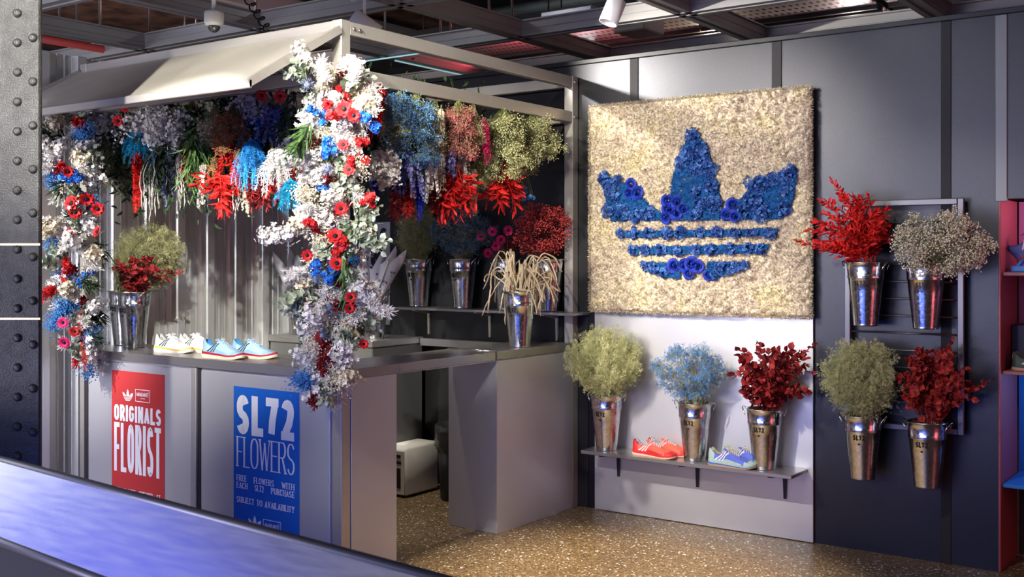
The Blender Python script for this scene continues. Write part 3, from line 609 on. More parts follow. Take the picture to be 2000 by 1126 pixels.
# ------------------------------------------------------------------ shelves
def bracket(par, x, y0, zt, L, m):
    yb = KW-.008
    V = [(x-.012, y0, zt), (x+.012, y0, zt), (x+.012, yb, zt), (x-.012, yb, zt)]
    o = MB()
    o.add([(x-.011, yb-.012, zt), (x+.011, yb-.012, zt), (x+.011, yb, zt), (x-.011, yb, zt), (x-.006, yb-.010, zt-L), (x+.006, yb-.010, zt-L), (x+.006, yb, zt-L), (x-.006, yb, zt-L)],
          [(0, 1, 2, 3), (4, 7, 6, 5), (0, 4, 5, 1), (1, 5, 6, 2), (2, 6, 7, 3), (3, 7, 4, 0)])
    o.add([(x-.011, y0, zt-.006), (x+.011, y0, zt-.006), (x+.011, yb-.0125, zt-.03), (x-.011, yb-.0125, zt-.03), (x-.011, y0, zt), (x+.011, y0, zt), (x+.011, yb-.0125, zt), (x-.011, yb-.0125, zt)],
          [(0, 1, 2, 3)[::-1], (4, 5, 6, 7), (0, 1, 5, 4), (1, 2, 6, 5), (2, 3, 7, 6), (3, 0, 4, 7)])
    return o.build('bracket', m, par)
t = thing('wall_shelf', 'steel wall shelf inside the kiosk holding four flower buckets', 'shelf')
B((-1.345, 1.874, 1.187), (.082, KW-.004, 1.205), 'shelf_board', M_top, t)
for u in (840, 959, 1090): bracket(t, onY(u, 650, KW)[0], 1.90, 1.1865, .17, M_frame)
t = thing('wall_shelf', 'low steel shelf under the moss panel holding three buckets and trainers', 'shelf')
B((.172, 1.822, .379), (1.472, KW-.024, .40), 'shelf_board', M_top, t)
for u in (1208, 1362, 1533):
    o = bracket(t, onY(u, 930, KW-.03)[0], 1.85, .3785, .155, M_black); o.location.y = -.018
tag(MB().bbox((.127, KW-.02, .004), (1.503, KW-.0065, 1.30), .002).build('wall_panel', mat('satin aluminium panel', (.62, .61, .63), .36, .55, .03, 3)), 'pale satin metal wall panel behind the low shelf, below the moss panel', 'panel')
# ------------------------------------------------------------------ sign in the rear corner
t = thing('wall_sign', 'grey sign with heavy black lettering on the wall behind the paper cones', 'sign')
B((-2.03, KW-.012, 1.065), (-1.56, KW-.004, 1.788), 'sign_board', mat('sign grey', (.36, .36, .40), .5), t)
mb = quads_mesh(text2d('ADIDAS', .42, .115, .028, .024), lambda a, b: (-2.005+a, KW-.0135, 1.632+b))
quads_mesh(text2d('LDN', .36, .115, .046, .034), lambda a, b: (-1.985+a, KW-.0135, 1.492+b), mb)
quads_mesh(text2d('FLORIST', .42, .115, .026, .024), lambda a, b: (-2.005+a, KW-.0135, 1.352+b), mb)
mb.build('lettering', M_letter_k, t)
# ------------------------------------------------------------------ bucket rack on the right wall
t = thing('wall_rack', 'tall steel wire rack on the dark wall holding four hung buckets', 'rack')
rx0, rx1, rz0, rz1, ry = 1.69, 2.285, .662, 1.835, KW-.052
for lo, hi in (((rx0, rz0), (rx0+.03, rz1)), ((rx1-.03, rz0), (rx1, rz1)), ((rx0+.0305, rz1-.03), (rx1-.0305, rz1)), ((rx0+.0305, rz0), (rx1-.0305, rz0+.03))):
    B((lo[0], ry-.015, lo[1]), (hi[0], ry+.015, hi[1]), 'frame_tube', M_rack, t)
z = 1.53
zs = [1.72, 1.62]+[1.505-.0875*i for i in range(9)]
for z in zs: MB().tube([(rx0+.028, ry, z), (rx1-.028, ry, z)], .0048, 8).build('rod', M_rack, t, True)
for x in (rx0+.015, rx1-.015):
    for z in (.75, 1.75): MB().tube([(x, ry+.015, z), (x, KW-.0005, z)], .008, 8).build('standoff', M_rack, t, True)
# ------------------------------------------------------------------ galvanised buckets
BH, BR1, BR0 = .325, .096, .060
def br(z): return BR0+(BR1-BR0)*z/BH
def make_bucket():
    t = empty('galvanised_bucket')
    zs = [(0, 0), (BR0-.003, 0), (BR0+.002, .003), (BR0+.001, .008)]+[(br(z), z) for z in (.012, .06, .12, .18)]
    zb = BH*.77
    zs += [(br(zb-.008), zb-.008), (br(zb)+.004, zb-.003), (br(zb)+.001, zb), (br(zb)+.004, zb+.003), (br(zb+.008), zb+.008), (br(.30), .30), (br(BH-.004), BH-.006), (BR1+.004, BH-.003), (BR1+.0045, BH), (BR1+.001, BH+.002), (BR1-.003, BH-.002), (br(.28)-.004, .28), (br(.05)-.004, .05), (0, .045)]
    MB().lathe(zs, 48).build('bucket_body', M_zinc, t, True)
    for s in (-1, 1):
        a = np.linspace(-.25, math.pi+.25, 14); R = .028
        pts = [(s*(BR1+.003+.022*max(0, math.sin(q))), R*math.cos(q)*1.2, BH-.03+.034*math.sin(q)) for q in a]
        MB().tube(pts, .0032, 8).build('handle', M_steel, t, True)
    w = .060; zt = BH*.77-.046
    def wrap(dz, off=.0012):
        def f(a, b):
            z = dz+b; r = br(z)+off; an = (a-w/2)/r-math.pi/2
            return (r*math.cos(an), r*math.sin(an), z)
        return f
    Q = text2d('SL72', w, .026, .0068, .0062, 0, .0028)
    quads_mesh(Q, wrap(zt)).build('lettering', M_letter_k, t)
    f = wrap(zt-.024); trefoil(.018, lambda a, b: f(a+w/2-.009, b)).build('trefoil_mark', M_letter_k, t)
    return t
BUCKET = make_bucket(); _first = [True]
def copy_tree(o, parent=None):
    c = o.copy(); COL.objects.link(c)
    if parent is not None: c.parent = parent
    for ch in o.children: copy_tree(ch, c)
    return c
def put_bucket(loc, label, rz=0., s=1.):
    o = BUCKET if _first[0] else copy_tree(BUCKET); _first[0] = False
    o.location = loc; o.rotation_euler = (0, 0, rz); o.scale = (s, s, s); tag(o, label, 'bucket', 'galvanised flower buckets'); return o
# ------------------------------------------------------------------ plant templates (z = growth direction, unit size)
def tri_tpl(v, f):
    F = []
    for q in f:
        for i in range(1, len(q)-1): F.append((q[0], q[i], q[i+1]))
    return np.array(v, float), np.array(F)
def leaf_tpl(w, fold=.1, curl=-.12):
    v = [(0, 0, 0), (-w*.8, fold*w, .3), (0, 0, .32), (w*.8, fold*w, .3), (-w*.85, fold*w+curl*.4, .65), (0, curl*.4, .68), (w*.85, fold*w+curl*.4, .65), (0, curl, 1)]
    return tri_tpl(v, [(0, 2, 1), (0, 3, 2), (1, 2, 5, 4), (2, 3, 6, 5), (4, 5, 7), (5, 6, 7)])
T_ROUND = leaf_tpl(.46, .2, -.1); T_POINT = leaf_tpl(.19, .3, -.15); T_NARROW = tri_tpl([(0, 0, 0), (-.09, .02, .45), (.09, .02, .45), (0, -.06, 1)], [(0, 2, 3, 1)]); T_BLADE = tri_tpl([(0, 0, 0), (-.035, .01, .3), (.035, .01, .3), (-.03, -.03, .7), (.03, -.03, .7), (0, -.16, 1)], [(0, 2, 1), (1, 2, 4, 3), (3, 4, 5)])
T_BALL = tri_tpl([(1, 0, 0), (-1, 0, 0), (0, 1, 0), (0, -1, 0), (0, 0, 1), (0, 0, -1)], [(0, 2, 4), (2, 1, 4), (1, 3, 4), (3, 0, 4), (2, 0, 5), (1, 2, 5), (3, 1, 5), (0, 3, 5)])
def floret_tpl(n=4, w=.42, cup=.25):
    V, F = [], []
    for i in range(n):
        a = 2*math.pi*i/n; c, s = math.cos(a), math.sin(a)
        for (r, q, z) in ((.05, 0, 0), (.55, -w, cup*.7), (.55, w, cup*.7), (1, 0, cup)): V.append((r*c-q*s, r*s+q*c, z))
        F.append((4*i, 4*i+1, 4*i+3, 4*i+2))
    return tri_tpl(V, F)
T_FLO4 = floret_tpl(4, .45); T_FLO5 = floret_tpl(5, .36); T_STAR = floret_tpl(6, .16, .5); T_TUFT = floret_tpl(3, .12, 1.4)
def petal_flower(n, w, rings):
    """open daisy shaped flower, rings = [(radius, tilt, phase)]"""
    mb = MB()
    tv, tf = leaf_tpl(w, .12, -.10)
    for R, tilt, ph in rings:
        a = np.arange(n)*2*math.pi/n+ph; D = np.stack([np.cos(a)*math.cos(tilt), np.sin(a)*math.cos(tilt), np.full(n, math.sin(tilt))], 1)
        X = np.stack([-np.sin(a), np.cos(a), np.zeros(n)], 1); Y = np.cross(D, X); Rm = np.stack([X, Y, D], -1)
        V = np.einsum('mij,nj->mni', Rm, tv)*R; mb.add(V.reshape(-1, 3), (tf[None]+len(tv)*np.arange(n)[:, None, None]).reshape(-1, 3))
    return mb
def rose_mb(r, seed=0):
    """spiral of cupped petals"""
    g = np.random.default_rng(seed); mb = MB(); n = 15
    for i in range(n):
        f = i/(n-1); R = r*(.16+.84*f**.9); a0 = i*2.4; wd = .75+.35*f; hh = r*(.75-.38*f); nu, nv = 6, 4; V = []
        for j in range(nv):
            t = j/(nv-1)
            for q in range(nu):
                b = a0+(q/(nu-1)-.5)*2*wd; rr = R*(.45+.55*math.sin(t*1.5))*(1+.12*f*t*t*t)
                z = hh*t*(1-.25*(2*q/(nu-1)-1)**2*t)-.12*r*f*(t**4)*2.2
                V.append((rr*math.cos(b), rr*math.sin(b), z))
        mb.add(V, [(j*nu+q, j*nu+q+1, (j+1)*nu+q+1, (j+1)*nu+q) for j in range(nv-1) for q in range(nu-1)])
    return mb.lathe([(r*.2*math.cos(a), r*(.42+.2*math.sin(a))) for a in np.linspace(-1.57, 1.57, 6)], 10)
def unit(v): v = np.asarray(v, float); return v/(np.linalg.norm(v, axis=-1, keepdims=True)+1e-12)
def basis(d):
    d = unit(d); ref = np.array([0, 0, 1.]) if abs(d[2]) < .9 else np.array([1., 0, 0]); x = unit(np.cross(ref, d)); return np.stack([x, np.cross(d, x), d], 1)
def path(p0, d, L, droop, n=9, wob=.0, curl=0.):
    """curved stem: starts at p0 along d, bends down by droop"""
    t = np.linspace(0, 1, n)[:, None]; d = unit(d); P = np.array(p0)+d*L*t+np.array([0, 0, -1.])*droop*L*t**2
    if wob: P = P+np.cumsum(rng.normal(0, wob*L/n, (n, 3)), 0)*np.minimum(1, t*2)
    return P
def along(P, t):
    k = np.clip(t*(len(P)-1), 0, len(P)-1.001); i = k.astype(int); f = (k-i)[:, None]
    return P[i]*(1-f)+P[i+1]*f, unit(P[i+1]-P[i])
def leafy(P, tpl, size, n, t0=.2, spread=.9, taper=.5, mb=None, stem=.0016, jitter=.25, mi=0, smi=0):
    """leaves set along a stem path"""
    mb = mb or MB(); mb.segs(P[:-1], P[1:], stem, stem*.8, smi)
    t = np.linspace(t0, .995, n); X, T = along(P, t); a = np.arange(n)*2.4+rng.uniform(0, 6)
    R = unit(np.cross(T, unit(rng.normal(0, 1, (n, 3))*.2+np.array([.3, .5, .8])))); Q = np.cross(T, R)
    out = R*np.cos(a)[:, None]+Q*np.sin(a)[:, None]; sp = np.where(t > .93, .25, spread)[:, None]
    D = unit(T*np.sqrt(np.maximum(.02, 1-sp**2))+out*sp+rng.normal(0, jitter, (n, 3)))
    sc = size*(1-taper*(t-t0))*rng.uniform(.75, 1.2, n)
    return mb.scatter(tpl, X+out*.001, D, sc, mi=mi)
def cone_dir(ax, sp):
    """random direction within angle sp (radians) of ax"""
    a = sp*math.sqrt(rng.uniform(0, 1)); ph = rng.uniform(0, 6.283); Bm = basis(ax)
    return Bm@np.array([math.sin(a)*math.cos(ph), math.sin(a)*math.sin(ph), math.cos(a)])
def gyp_cloud(box, root, n_anchor, per, rb, sr, ball, stems, blossoms, flat=1., shell=.55, rootr=.05):
    """airy cloud: stems from a root disc to anchors in an ellipsoid (centre, radii), then twigs to tiny blossoms"""
    c, r = np.array(box[0], float), np.array(box[1], float); root = np.array(root, float)
    d = unit(rng.normal(0, 1, (n_anchor, 3))); q = c+d*r*(rng.uniform(shell**3, 1, n_anchor)**(1/3))[:, None]*.88
    base = root+np.concatenate([rng.uniform(-rootr, rootr, (n_anchor, 2)), np.zeros((n_anchor, 1))], 1)
    mid = (base+q)/2; mid[:, 2] += np.abs(q[:, 2]-base[:, 2])*.12; mid[:, :2] = base[:, :2]+(q[:, :2]-base[:, :2])*.42
    stems.segs(base, mid, sr, sr*.9); stems.segs(mid, q, sr*.9, sr*.6)
    A = np.repeat(q, per, 0); m = len(A); out = unit(A-mid.repeat(per, 0)); off = unit(rng.normal(0, 1, (m, 3))+out*.9)*(rb*rng.uniform(.25, 1, m)**.7)[:, None]
    E = A+off; stems.segs(A, E, sr*.5, sr*.35)
    blossoms.scatter(ball[0], E, unit(off), ball[1]*rng.uniform(.7, 1.3, m)); return stems, blossoms
def sprig_cloud(box, root, n_anchor, per, L, sr, size, stems, mb, shell=.5, rootr=.05, up=.3):
    """wispy spray: stems to anchors, each ending in a feathery tapering sprig of tiny forked tufts"""
    c, r = np.array(box[0], float), np.array(box[1], float); root = np.array(root, float)
    d = unit(rng.normal(0, 1, (n_anchor, 3))); q = c+d*r*(rng.uniform(shell**3, 1, n_anchor)**(1/3))[:, None]*.86
    base = root+np.concatenate([rng.uniform(-rootr, rootr, (n_anchor, 2)), np.zeros((n_anchor, 1))], 1)
    mid = (base+q)/2; mid[:, 2] += np.abs(q[:, 2]-base[:, 2])*.12; mid[:, :2] = base[:, :2]+(q[:, :2]-base[:, :2])*.42
    stems.segs(base, mid, sr, sr*.9); stems.segs(mid, q, sr*.9, sr*.6)
    D = unit(unit(q-root)+rng.normal(0, .35, (n_anchor, 3))+np.array([0, 0, up])); Ln = L*rng.uniform(.6, 1.3, n_anchor); A0 = q-D*Ln[:, None]*.7; stems.segs(A0, q+D*Ln[:, None]*.3, sr*.6, sr*.3)
    f = rng.uniform(0, 1, (n_anchor, per)); w = .26*Ln[:, None]*(1-f)**.8+.004; S_ = rng.normal(0, 1, (n_anchor, per, 3)); S_ -= D[:, None]*(S_*D[:, None]).sum(-1, keepdims=True)
    S_ = unit(S_)*(w*np.sqrt(rng.uniform(0, 1, w.shape)))[..., None]; E = A0[:, None]+D[:, None]*(f*Ln[:, None])[..., None]+S_
    mb.scatter(T_TUFT, E.reshape(-1, 3), (unit(S_)*.7+D[:, None]+rng.normal(0, .4, S_.shape)).reshape(-1, 3), size*rng.uniform(.7, 1.3, n_anchor*per)); return stems, mb
# plant materials
def pm(name, c, var=.35, rough=.65, sc=45, c2=None, spec=.25): return mat(name, c, rough, 0, var if not c2 else 0, sc, spec=spec, col2=c2, detail=2)
P_WHITE = pm('petal white', (.60, .56, .52), c2=(.84, .81, .76)); P_CREAM = pm('petal cream', (.55, .47, .33), c2=(.80, .72, .55)); P_RED = pm('petal red', (.36, .010, .014), c2=(.68, .022, .022))
P_BRIGHT = pm('leaf scarlet', (.30, .005, .007), c2=(.78, .022, .014)); P_DKRED = pm('leaf dark red', (.10, .005, .007), c2=(.30, .018, .017)); P_ORRED = pm('leaf orange red', (.15, .006, .007), c2=(.48, .045, .032))
P_BLUE = pm('petal blue', (.012, .085, .42), c2=(.035, .22, .70)); P_SKY = pm('spray blue', (.03, .14, .38), c2=(.10, .32, .65)); P_DKBLUE = pm('spray deep blue', (.025, .07, .16), c2=(.07, .17, .32)); P_TEAL = pm('fern turquoise', (.006, .22, .42), c2=(.02, .45, .66)); P_AQUA = pm('fern bright blue', (.008, .17, .55), c2=(.05, .42, .80))
P_LIMO = pm('limonium green', (.36, .36, .14), c2=(.70, .68, .38)); P_OLIVE = pm('limonium olive', (.19, .19, .08), c2=(.42, .40, .20)); P_EUC = pm('eucalyptus leaf', (.20, .25, .18), c2=(.42, .46, .34)); P_GREEN = pm('leaf green', (.03, .075, .02), c2=(.10, .19, .05)); P_DKGREEN = pm('leaf dark green', (.015, .035, .015), c2=(.05, .085, .035))
P_PINK = pm('spray pink', (.34, .05, .07), c2=(.58, .16, .18)); P_FUCH = pm('petal magenta', (.42, .008, .07), c2=(.75, .03, .17)); P_GREYR = pm('rope grey', (.22, .20, .18), c2=(.42, .38, .34)); P_BEIGE = pm('rope beige', (.48, .37, .22), c2=(.68, .56, .38), sc=120); P_COPPER = pm('spray copper', (.30, .07, .035), c2=(.62, .22, .10)); P_GYPW = pm('gypsophila cream', (.50, .43, .30), c2=(.78, .70, .54)); P_VIOLET = pm('delphinium violet', (.05, .05, .26), c2=(.34, .34, .64)); P_STEM = pm('stem green', (.10, .12, .04), c2=(.22, .22, .09)); P_STEMR = pm('stem brown red', (.09, .02, .015), c2=(.16, .04, .03)); P_THIST = pm('thistle blue grey', (.06, .08, .14), c2=(.16, .19, .27)); P_CENTRE = pm('flower centre black', (.006, .005, .008), .2); P_STRAW = pm('straw yellow', (.45, .40, .16), c2=(.66, .60, .32)); P_ROYAL = pm('royal blue strand', (.006, .02, .42), c2=(.015, .06, .75)); P_GRED = pm('gypsophila red', (.42, .014, .02), c2=(.78, .12, .11))
# ------------------------------------------------------------------ moss panel with the trefoil
MOSS = mat('cream moss', (.58, .47, .31), .85); nt = MOSS.node_tree; b = nt.nodes['Principled BSDF']; b.inputs['Specular IOR Level'].default_value = .1
tc = nt.nodes.new('ShaderNodeTexCoord'); n1 = nt.nodes.new('ShaderNodeTexNoise'); n1.inputs['Scale'].default_value = 5; n1.inputs['Detail'].default_value = 3; n2 = nt.nodes.new('ShaderNodeTexNoise'); n2.inputs['Scale'].default_value = 90; n2.inputs['Detail'].default_value = 4
for n in (n1, n2): nt.links.new(tc.outputs['Object'], n.inputs['Vector'])
r1 = nt.nodes.new('ShaderNodeValToRGB'); r1.color_ramp.elements[0].position = .3; r1.color_ramp.elements[1].position = .72; r1.color_ramp.elements[0].color = (.50, .41, .33, 1); r1.color_ramp.elements[1].color = (.68, .59, .37, 1); e = r1.color_ramp.elements.new(.5); e.color = (.68, .59, .46, 1)
r2 = nt.nodes.new('ShaderNodeValToRGB'); r2.color_ramp.elements[0].position = .3; r2.color_ramp.elements[1].position = .65; r2.color_ramp.elements[0].color = (.36, .33, .31, 1); r2.color_ramp.elements[1].color = (1.15, 1.12, 1.05, 1)
nt.links.new(n1.outputs['Fac'], r1.inputs['Fac']); nt.links.new(n2.outputs['Fac'], r2.inputs['Fac']); mx = nt.nodes.new('ShaderNodeMix'); mx.data_type = 'RGBA'; mx.blend_type = 'MULTIPLY'; mx.inputs['Factor'].default_value = 1
nt.links.new(r1.outputs['Color'], mx.inputs['A']); nt.links.new(r2.outputs['Color'], mx.inputs['B']); nt.links.new(mx.outputs['Result'], b.inputs['Base Color'])
BMOSS = pm('blue moss', (.004, .045, .16), c2=(.008, .10, .30), sc=120, rough=.85)
HYD = pm('hydrangea blue', (.004, .016, .10), c2=(.014, .06, .27), sc=70); HYDL = pm('hydrangea light blue', (.012, .05, .20), c2=(.09, .21, .52), sc=70); ROSE = pm('rose royal blue', (.004, .012, .16), c2=(.012, .04, .42), sc=40)
def bump_field(x0, x1, z0, z1, st, npts, rmin, rmax, amp=.75):
    nx, nz = int((x1-x0)/st)+1, int((z1-z0)/st)+1; Hh = np.zeros((nz, nx)); gx = np.linspace(x0, x1, nx); gz = np.linspace(z0, z1, nz)
    for _ in range(npts):
        cx, cz, r = rng.uniform(x0, x1), rng.uniform(z0, z1), rng.uniform(rmin, rmax); i0, i1 = np.searchsorted(gx, (cx-r, cx+r)); j0, j1 = np.searchsorted(gz, (cz-r, cz+r))
        if i1 <= i0 or j1 <= j0: continue
        d2 = (gx[None, i0:i1]-cx)**2+(gz[j0:j1, None]-cz)**2; hgt = np.sqrt(np.maximum(0, 1-d2/r**2))*r*amp*rng.uniform(.6, 1.1)
        Hh[j0:j1, i0:i1] = np.maximum(Hh[j0:j1, i0:i1], hgt)
    Hh += rng.normal(0, st*.22, Hh.shape); return gx, gz, Hh
mx0, mx1, mz0, mz1 = .127, 1.503, 1.222, 2.452; MY = KW-.055
mp = thing('moss_panel', 'large square cream moss panel with a blue flower trefoil emblem on the wall', 'moss wall panel')
B((mx0+.004, MY, mz0+.004), (mx1-.002, KW-.0005, mz1-.004), 'backing_board', mat('moss board', (.10, .07, .05), .7), mp)
gx, gz, Hh = bump_field(mx0, mx1, mz0, mz1, .0046, 3600, .012, .030, 1.05)
nx, nz = len(gx), len(gz); XX, ZZ = np.meshgrid(gx, gz); edge = np.minimum(np.minimum(XX-mx0, mx1-XX), np.minimum(ZZ-mz0, mz1-ZZ)); YY = MY-.004-Hh*np.clip(edge/.012+.35, 0, 1)
idx = np.arange(nx*nz).reshape(nz, nx); Fq = np.stack([idx[:-1, :-1], idx[:-1, 1:], idx[1:, 1:], idx[1:, :-1]], -1).reshape(-1, 4)
mb = MB().add(np.stack([XX+rng.normal(0, .0008, XX.shape), YY, ZZ+rng.normal(0, .0008, XX.shape)], -1).reshape(-1, 3), Fq)
k = 42000; ii = rng.integers(0, nx*nz, k); Pp = np.stack([XX.ravel()[ii], YY.ravel()[ii]+.001, ZZ.ravel()[ii]], 1); mb.scatter(T_TUFT, Pp, rng.normal(0, .8, (k, 3))+np.array([0, -1, 0]), rng.uniform(.004, .009, k))
k = 3600; s = rng.uniform(0, 4, k); Pe = np.where((s < 1)[:, None], np.stack([mx0+s*(mx1-mx0), 0*s, mz0+0*s], 1), np.where((s < 2)[:, None], np.stack([mx0+(s-1)*(mx1-mx0), 0*s, mz1+0*s], 1), np.where((s < 3)[:, None], np.stack([mx0+0*s, 0*s, mz0+(s-2)*(mz1-mz0)], 1), np.stack([mx1+0*s, 0*s, mz0+(s-3)*(mz1-mz0)], 1))))
Pe[:, 1] = MY-rng.uniform(.002, .016, k); mb.scatter(T_TUFT, Pe, Pe-np.array([.815, MY+.2, 1.837])+rng.normal(0, .3, (k, 3)), rng.uniform(.006, .014, k))
mb.build('moss', MOSS, mp, True)
def inside(poly, X, Z):
    r = np.zeros(X.shape, bool); n = len(poly)
    for i in range(n):
        (x1, y1), (x2, y2) = poly[i], poly[(i+1) % n]; c = ((y1 > Z) != (y2 > Z)) & (X < (x2-x1)*(Z-y1)/(y2-y1+1e-12)+x1); r ^= c
    return r
LB = _pw  # pixel tracing of the flower clusters in the same frame
clus = [('logo_leaf', LEAF_C, [(525, 245, 34), (500, 330, 40), (560, 320, 45), (470, 370, 30), (600, 400, 40), (545, 400, 38), (610, 480, 34), (540, 500, 26), (620, 560, 40), (570, 560, 34), (545, 600, 30)]),
        ('logo_leaf', LEAF_L, [(125, 440, 34), (150, 490, 38), (185, 450, 26), (170, 520, 28), (140, 590, 36), (205, 600, 40), (270, 610, 36), (330, 600, 30)]),
        ('logo_leaf', LEAF_R, [(980, 400, 20), (950, 430, 34), (900, 440, 34), (840, 470, 40), (790, 460, 26), (800, 540, 44), (840, 600, 44), (770, 590, 34), (940, 580, 34), (960, 490, 24)]),
        ('logo_band', BAND_1, [(200, 695, 26), (260, 690, 26), (330, 692, 28), (410, 690, 30), (470, 690, 28), (560, 690, 26), (640, 690, 28), (720, 690, 24), (800, 690, 26), (880, 690, 26)]),
        ('logo_band', BAND_2, [(250, 765, 24), (310, 770, 24), (380, 768, 26), (460, 770, 26), (540, 768, 24), (610, 765, 30), (700, 765, 26), (780, 765, 24), (840, 765, 24)]),
        ('logo_band', BAND_3A, [(310, 840, 24), (350, 850, 28), (400, 870, 24)]), ('logo_band', BAND_3B, [(650, 850, 28), (710, 850, 28), (760, 838, 22), (630, 880, 20)])]
for name, poly, cl in clus:
    x0, z0 = poly.min(0)-.01; x1, z1 = poly.max(0)+.01; gx, gz, Hh = bump_field(x0, x1, z0, z1, .0046, int((x1-x0)*(z1-z0)*4200), .009, .018)
    XX, ZZ = np.meshgrid(gx, gz); n0 = len(gx); I = inside(poly, XX+rng.normal(0, .0025, XX.shape), ZZ+rng.normal(0, .0025, XX.shape)); YY = MY-.031-Hh
    idx = np.arange(XX.size).reshape(XX.shape); Fq = np.stack([idx[:-1, :-1], idx[:-1, 1:], idx[1:, 1:], idx[1:, :-1]], -1).reshape(-1, 4); ok = (I[:-1, :-1] & I[1:, 1:] & I[:-1, 1:] & I[1:, :-1]).ravel()
    mb = MB().add(np.stack([XX, YY, ZZ], -1).reshape(-1, 3), Fq[ok]); pts = np.argwhere(I); k = int(len(pts)*.8); q = pts[rng.integers(0, len(pts), k)]
    mb.scatter(T_TUFT, np.stack([gx[q[:, 1]], YY[q[:, 0], q[:, 1]]+.002, gz[q[:, 0]]], 1), rng.normal(0, .8, (k, 3))+np.array([0, -1, 0]), rng.uniform(.004, .008, k))
    lf = mb.build(name, BMOSS, mp, True)
    for (px, py, pr) in cl:
        c = _pw([(px, py)])[0]; r = pr/2.345/345; m = int(26*(pr/30)**2)
        a, rr = rng.uniform(0, 6.28, m), r*np.sqrt(rng.uniform(0, 1, m)); Pq = np.stack([c[0]+rr*np.cos(a), MY-.038-.022*np.sqrt(np.maximum(0, 1-(rr/r)**2))-rng.uniform(0, .006, m), c[1]+rr*np.sin(a)], 1)
        Dq = np.stack([np.cos(a)*rr/r, np.full(m, -1.), np.sin(a)*rr/r], 1)+rng.normal(0, .3, (m, 3)); h = m//2
        MB().scatter(T_FLO4, Pq[:h], Dq[:h], rng.uniform(.011, .017, h), mi=0).scatter(T_FLO4, Pq[h:], Dq[h:], rng.uniform(.010, .016, m-h), mi=1).build('hydrangea_cluster', [HYD, HYDL], lf, True)
ro = None
for i, (px, py) in enumerate(((242, 468), (232, 508), (270, 506), (410, 545), (452, 548), (415, 582), (482, 580), (402, 618), (450, 600), (708, 562), (678, 605), (718, 615), (520, 835), (484, 838), (546, 842), (438, 840), (508, 876), (600, 884))):
    c = _pw([(px, py)])[0]
    if ro is None: ro = o = rose_mb(.041, 3).move([[1, 0, 0], [0, 0, -1], [0, 1, 0]]).build('rose', ROSE, mp, True)
    else: o = ro.copy(); COL.objects.link(o); o.parent = mp
    o.location = (c[0], MY-.034, c[1]); o.rotation_euler = (rng.uniform(-.25, .25), i*1.1, rng.uniform(-.25, .25)); o.scale = (rng.uniform(.85, 1.1),)*3
# ------------------------------------------------------------------ buckets and their bouquets
def crown(u0, u1, v0, v1, y, base, dr=.8):
    """ellipsoid (centre, radii) filling a picture box at the wall distance y, relative to base"""
    a, b = onY(u0, (v0+v1)/2, y), onY(u1, (v0+v1)/2, y); c = onY((u0+u1)/2, (v0+v1)/2, y); d = depth(c)
    rx = (u1-u0)/2/FPX*d; rz = (v1-v0)/2/FPX*d
    return c-np.array(base), np.array([rx, rx*dr, rz])
def gyp_bouquet(name, label, cat, base, box, y, mat_b, mat_s, kind='ball', n=60, per=26, rb=.05, bs=.0034, dr=.8, ymax=None, group=None):
    t = thing(name, label, cat, base, 0, group); c, r = crown(*box, y, base, dr)
    if ymax is not None:
        r[1] = min(r[1], .5*(r[1]+ymax-base[1]-c[1])) if c[1]+r[1] > ymax-base[1] else r[1]; c[1] = min(c[1], ymax-base[1]-r[1])
    st, bl = MB(), MB()
    if kind == 'twig':
        sprig_cloud((c, r), (0, 0, 0), n, per, .135, .0012, bs*1.2, st, bl); st.build('stems', mat_s, t); bl.build('blossoms', mat_b, t); return t
    tp = {'ball': (T_BALL, bs), 'twig': (T_TUFT, bs*1.5), 'star': (T_STAR, bs*1.3)}[kind]
    gyp_cloud((c, r), (0, 0, 0), n, per, rb, .0012, tp, st, bl)
    st.build('stems', mat_s, t); bl.build('blossoms', mat_b, t, kind == 'ball'); return t
def leaf_bouquet(name, label, cat, base, box, y, m, tpl, n, size, per, dr=.8, droop=.12, ymax=None, spread=.9, curlout=.5, jitter=.3):
    """bunch of leafy branches, one mesh per branch, tips spread over the crown"""
    t = thing(name, label, cat, base); c, r = crown(*box, y, base, dr)
    if ymax is not None: r[1] = min(r[1], max(.05, ymax-base[1]-c[1]))
    for i in range(n):
        d = unit(rng.normal(0, 1, 3)); d[2] = abs(d[2])*rng.choice([1, 1, 1, -.5]); q = c+d*r*rng.uniform(.72, 1.0)
        p0 = np.array([rng.uniform(-.05, .05), rng.uniform(-.05, .05), -.04]); tt = np.linspace(0, 1, 10)[:, None]
        ctl = np.array([p0[0]+(q[0]-p0[0])*.35, p0[1]+(q[1]-p0[1])*.35, max(q[2], .05)*.75+.05]); P = p0*(1-tt)**2+2*ctl*tt*(1-tt)+q*tt**2
        leafy(P, tpl, size*rng.uniform(.85, 1.15), per, .22, spread, .35, jitter=jitter).build('branch', m, t)
    return t
def on(u, v, z, y=None):
    return onY(u, v, y) if y is not None else onZ(u, v, z)
def bk(u, y, z): p = onY(u, HOR, y); return np.array([p[0], y, z])     # foot of a bucket at picture column u
spots = dict(cl=bk(262, .215, CT), cl2=bk(243, .29, CT), cc=bk(613, .13, CT), bl=bk(588, 1.63, BTZ), bR=bk(732, 1.63, BTZ), s1=bk(818, 1.975, 1.205), s2=bk(904, 1.975, 1.205), s3=bk(990, 1.975, 1.205), s4=bk(1072, 1.975, 1.205),
             fl=bk(1015, 1.55, CT), l1=bk(1185, 1.925, .40), l2=bk(1357, 1.925, .40), l3=bk(1493, 1.925, .40),
             r1=bk(1691, 1.925, 1.192), r2=bk(1808, 1.925, 1.188), r3=bk(1685, 1.925, .41), r4=bk(1811, 1.925, .405))
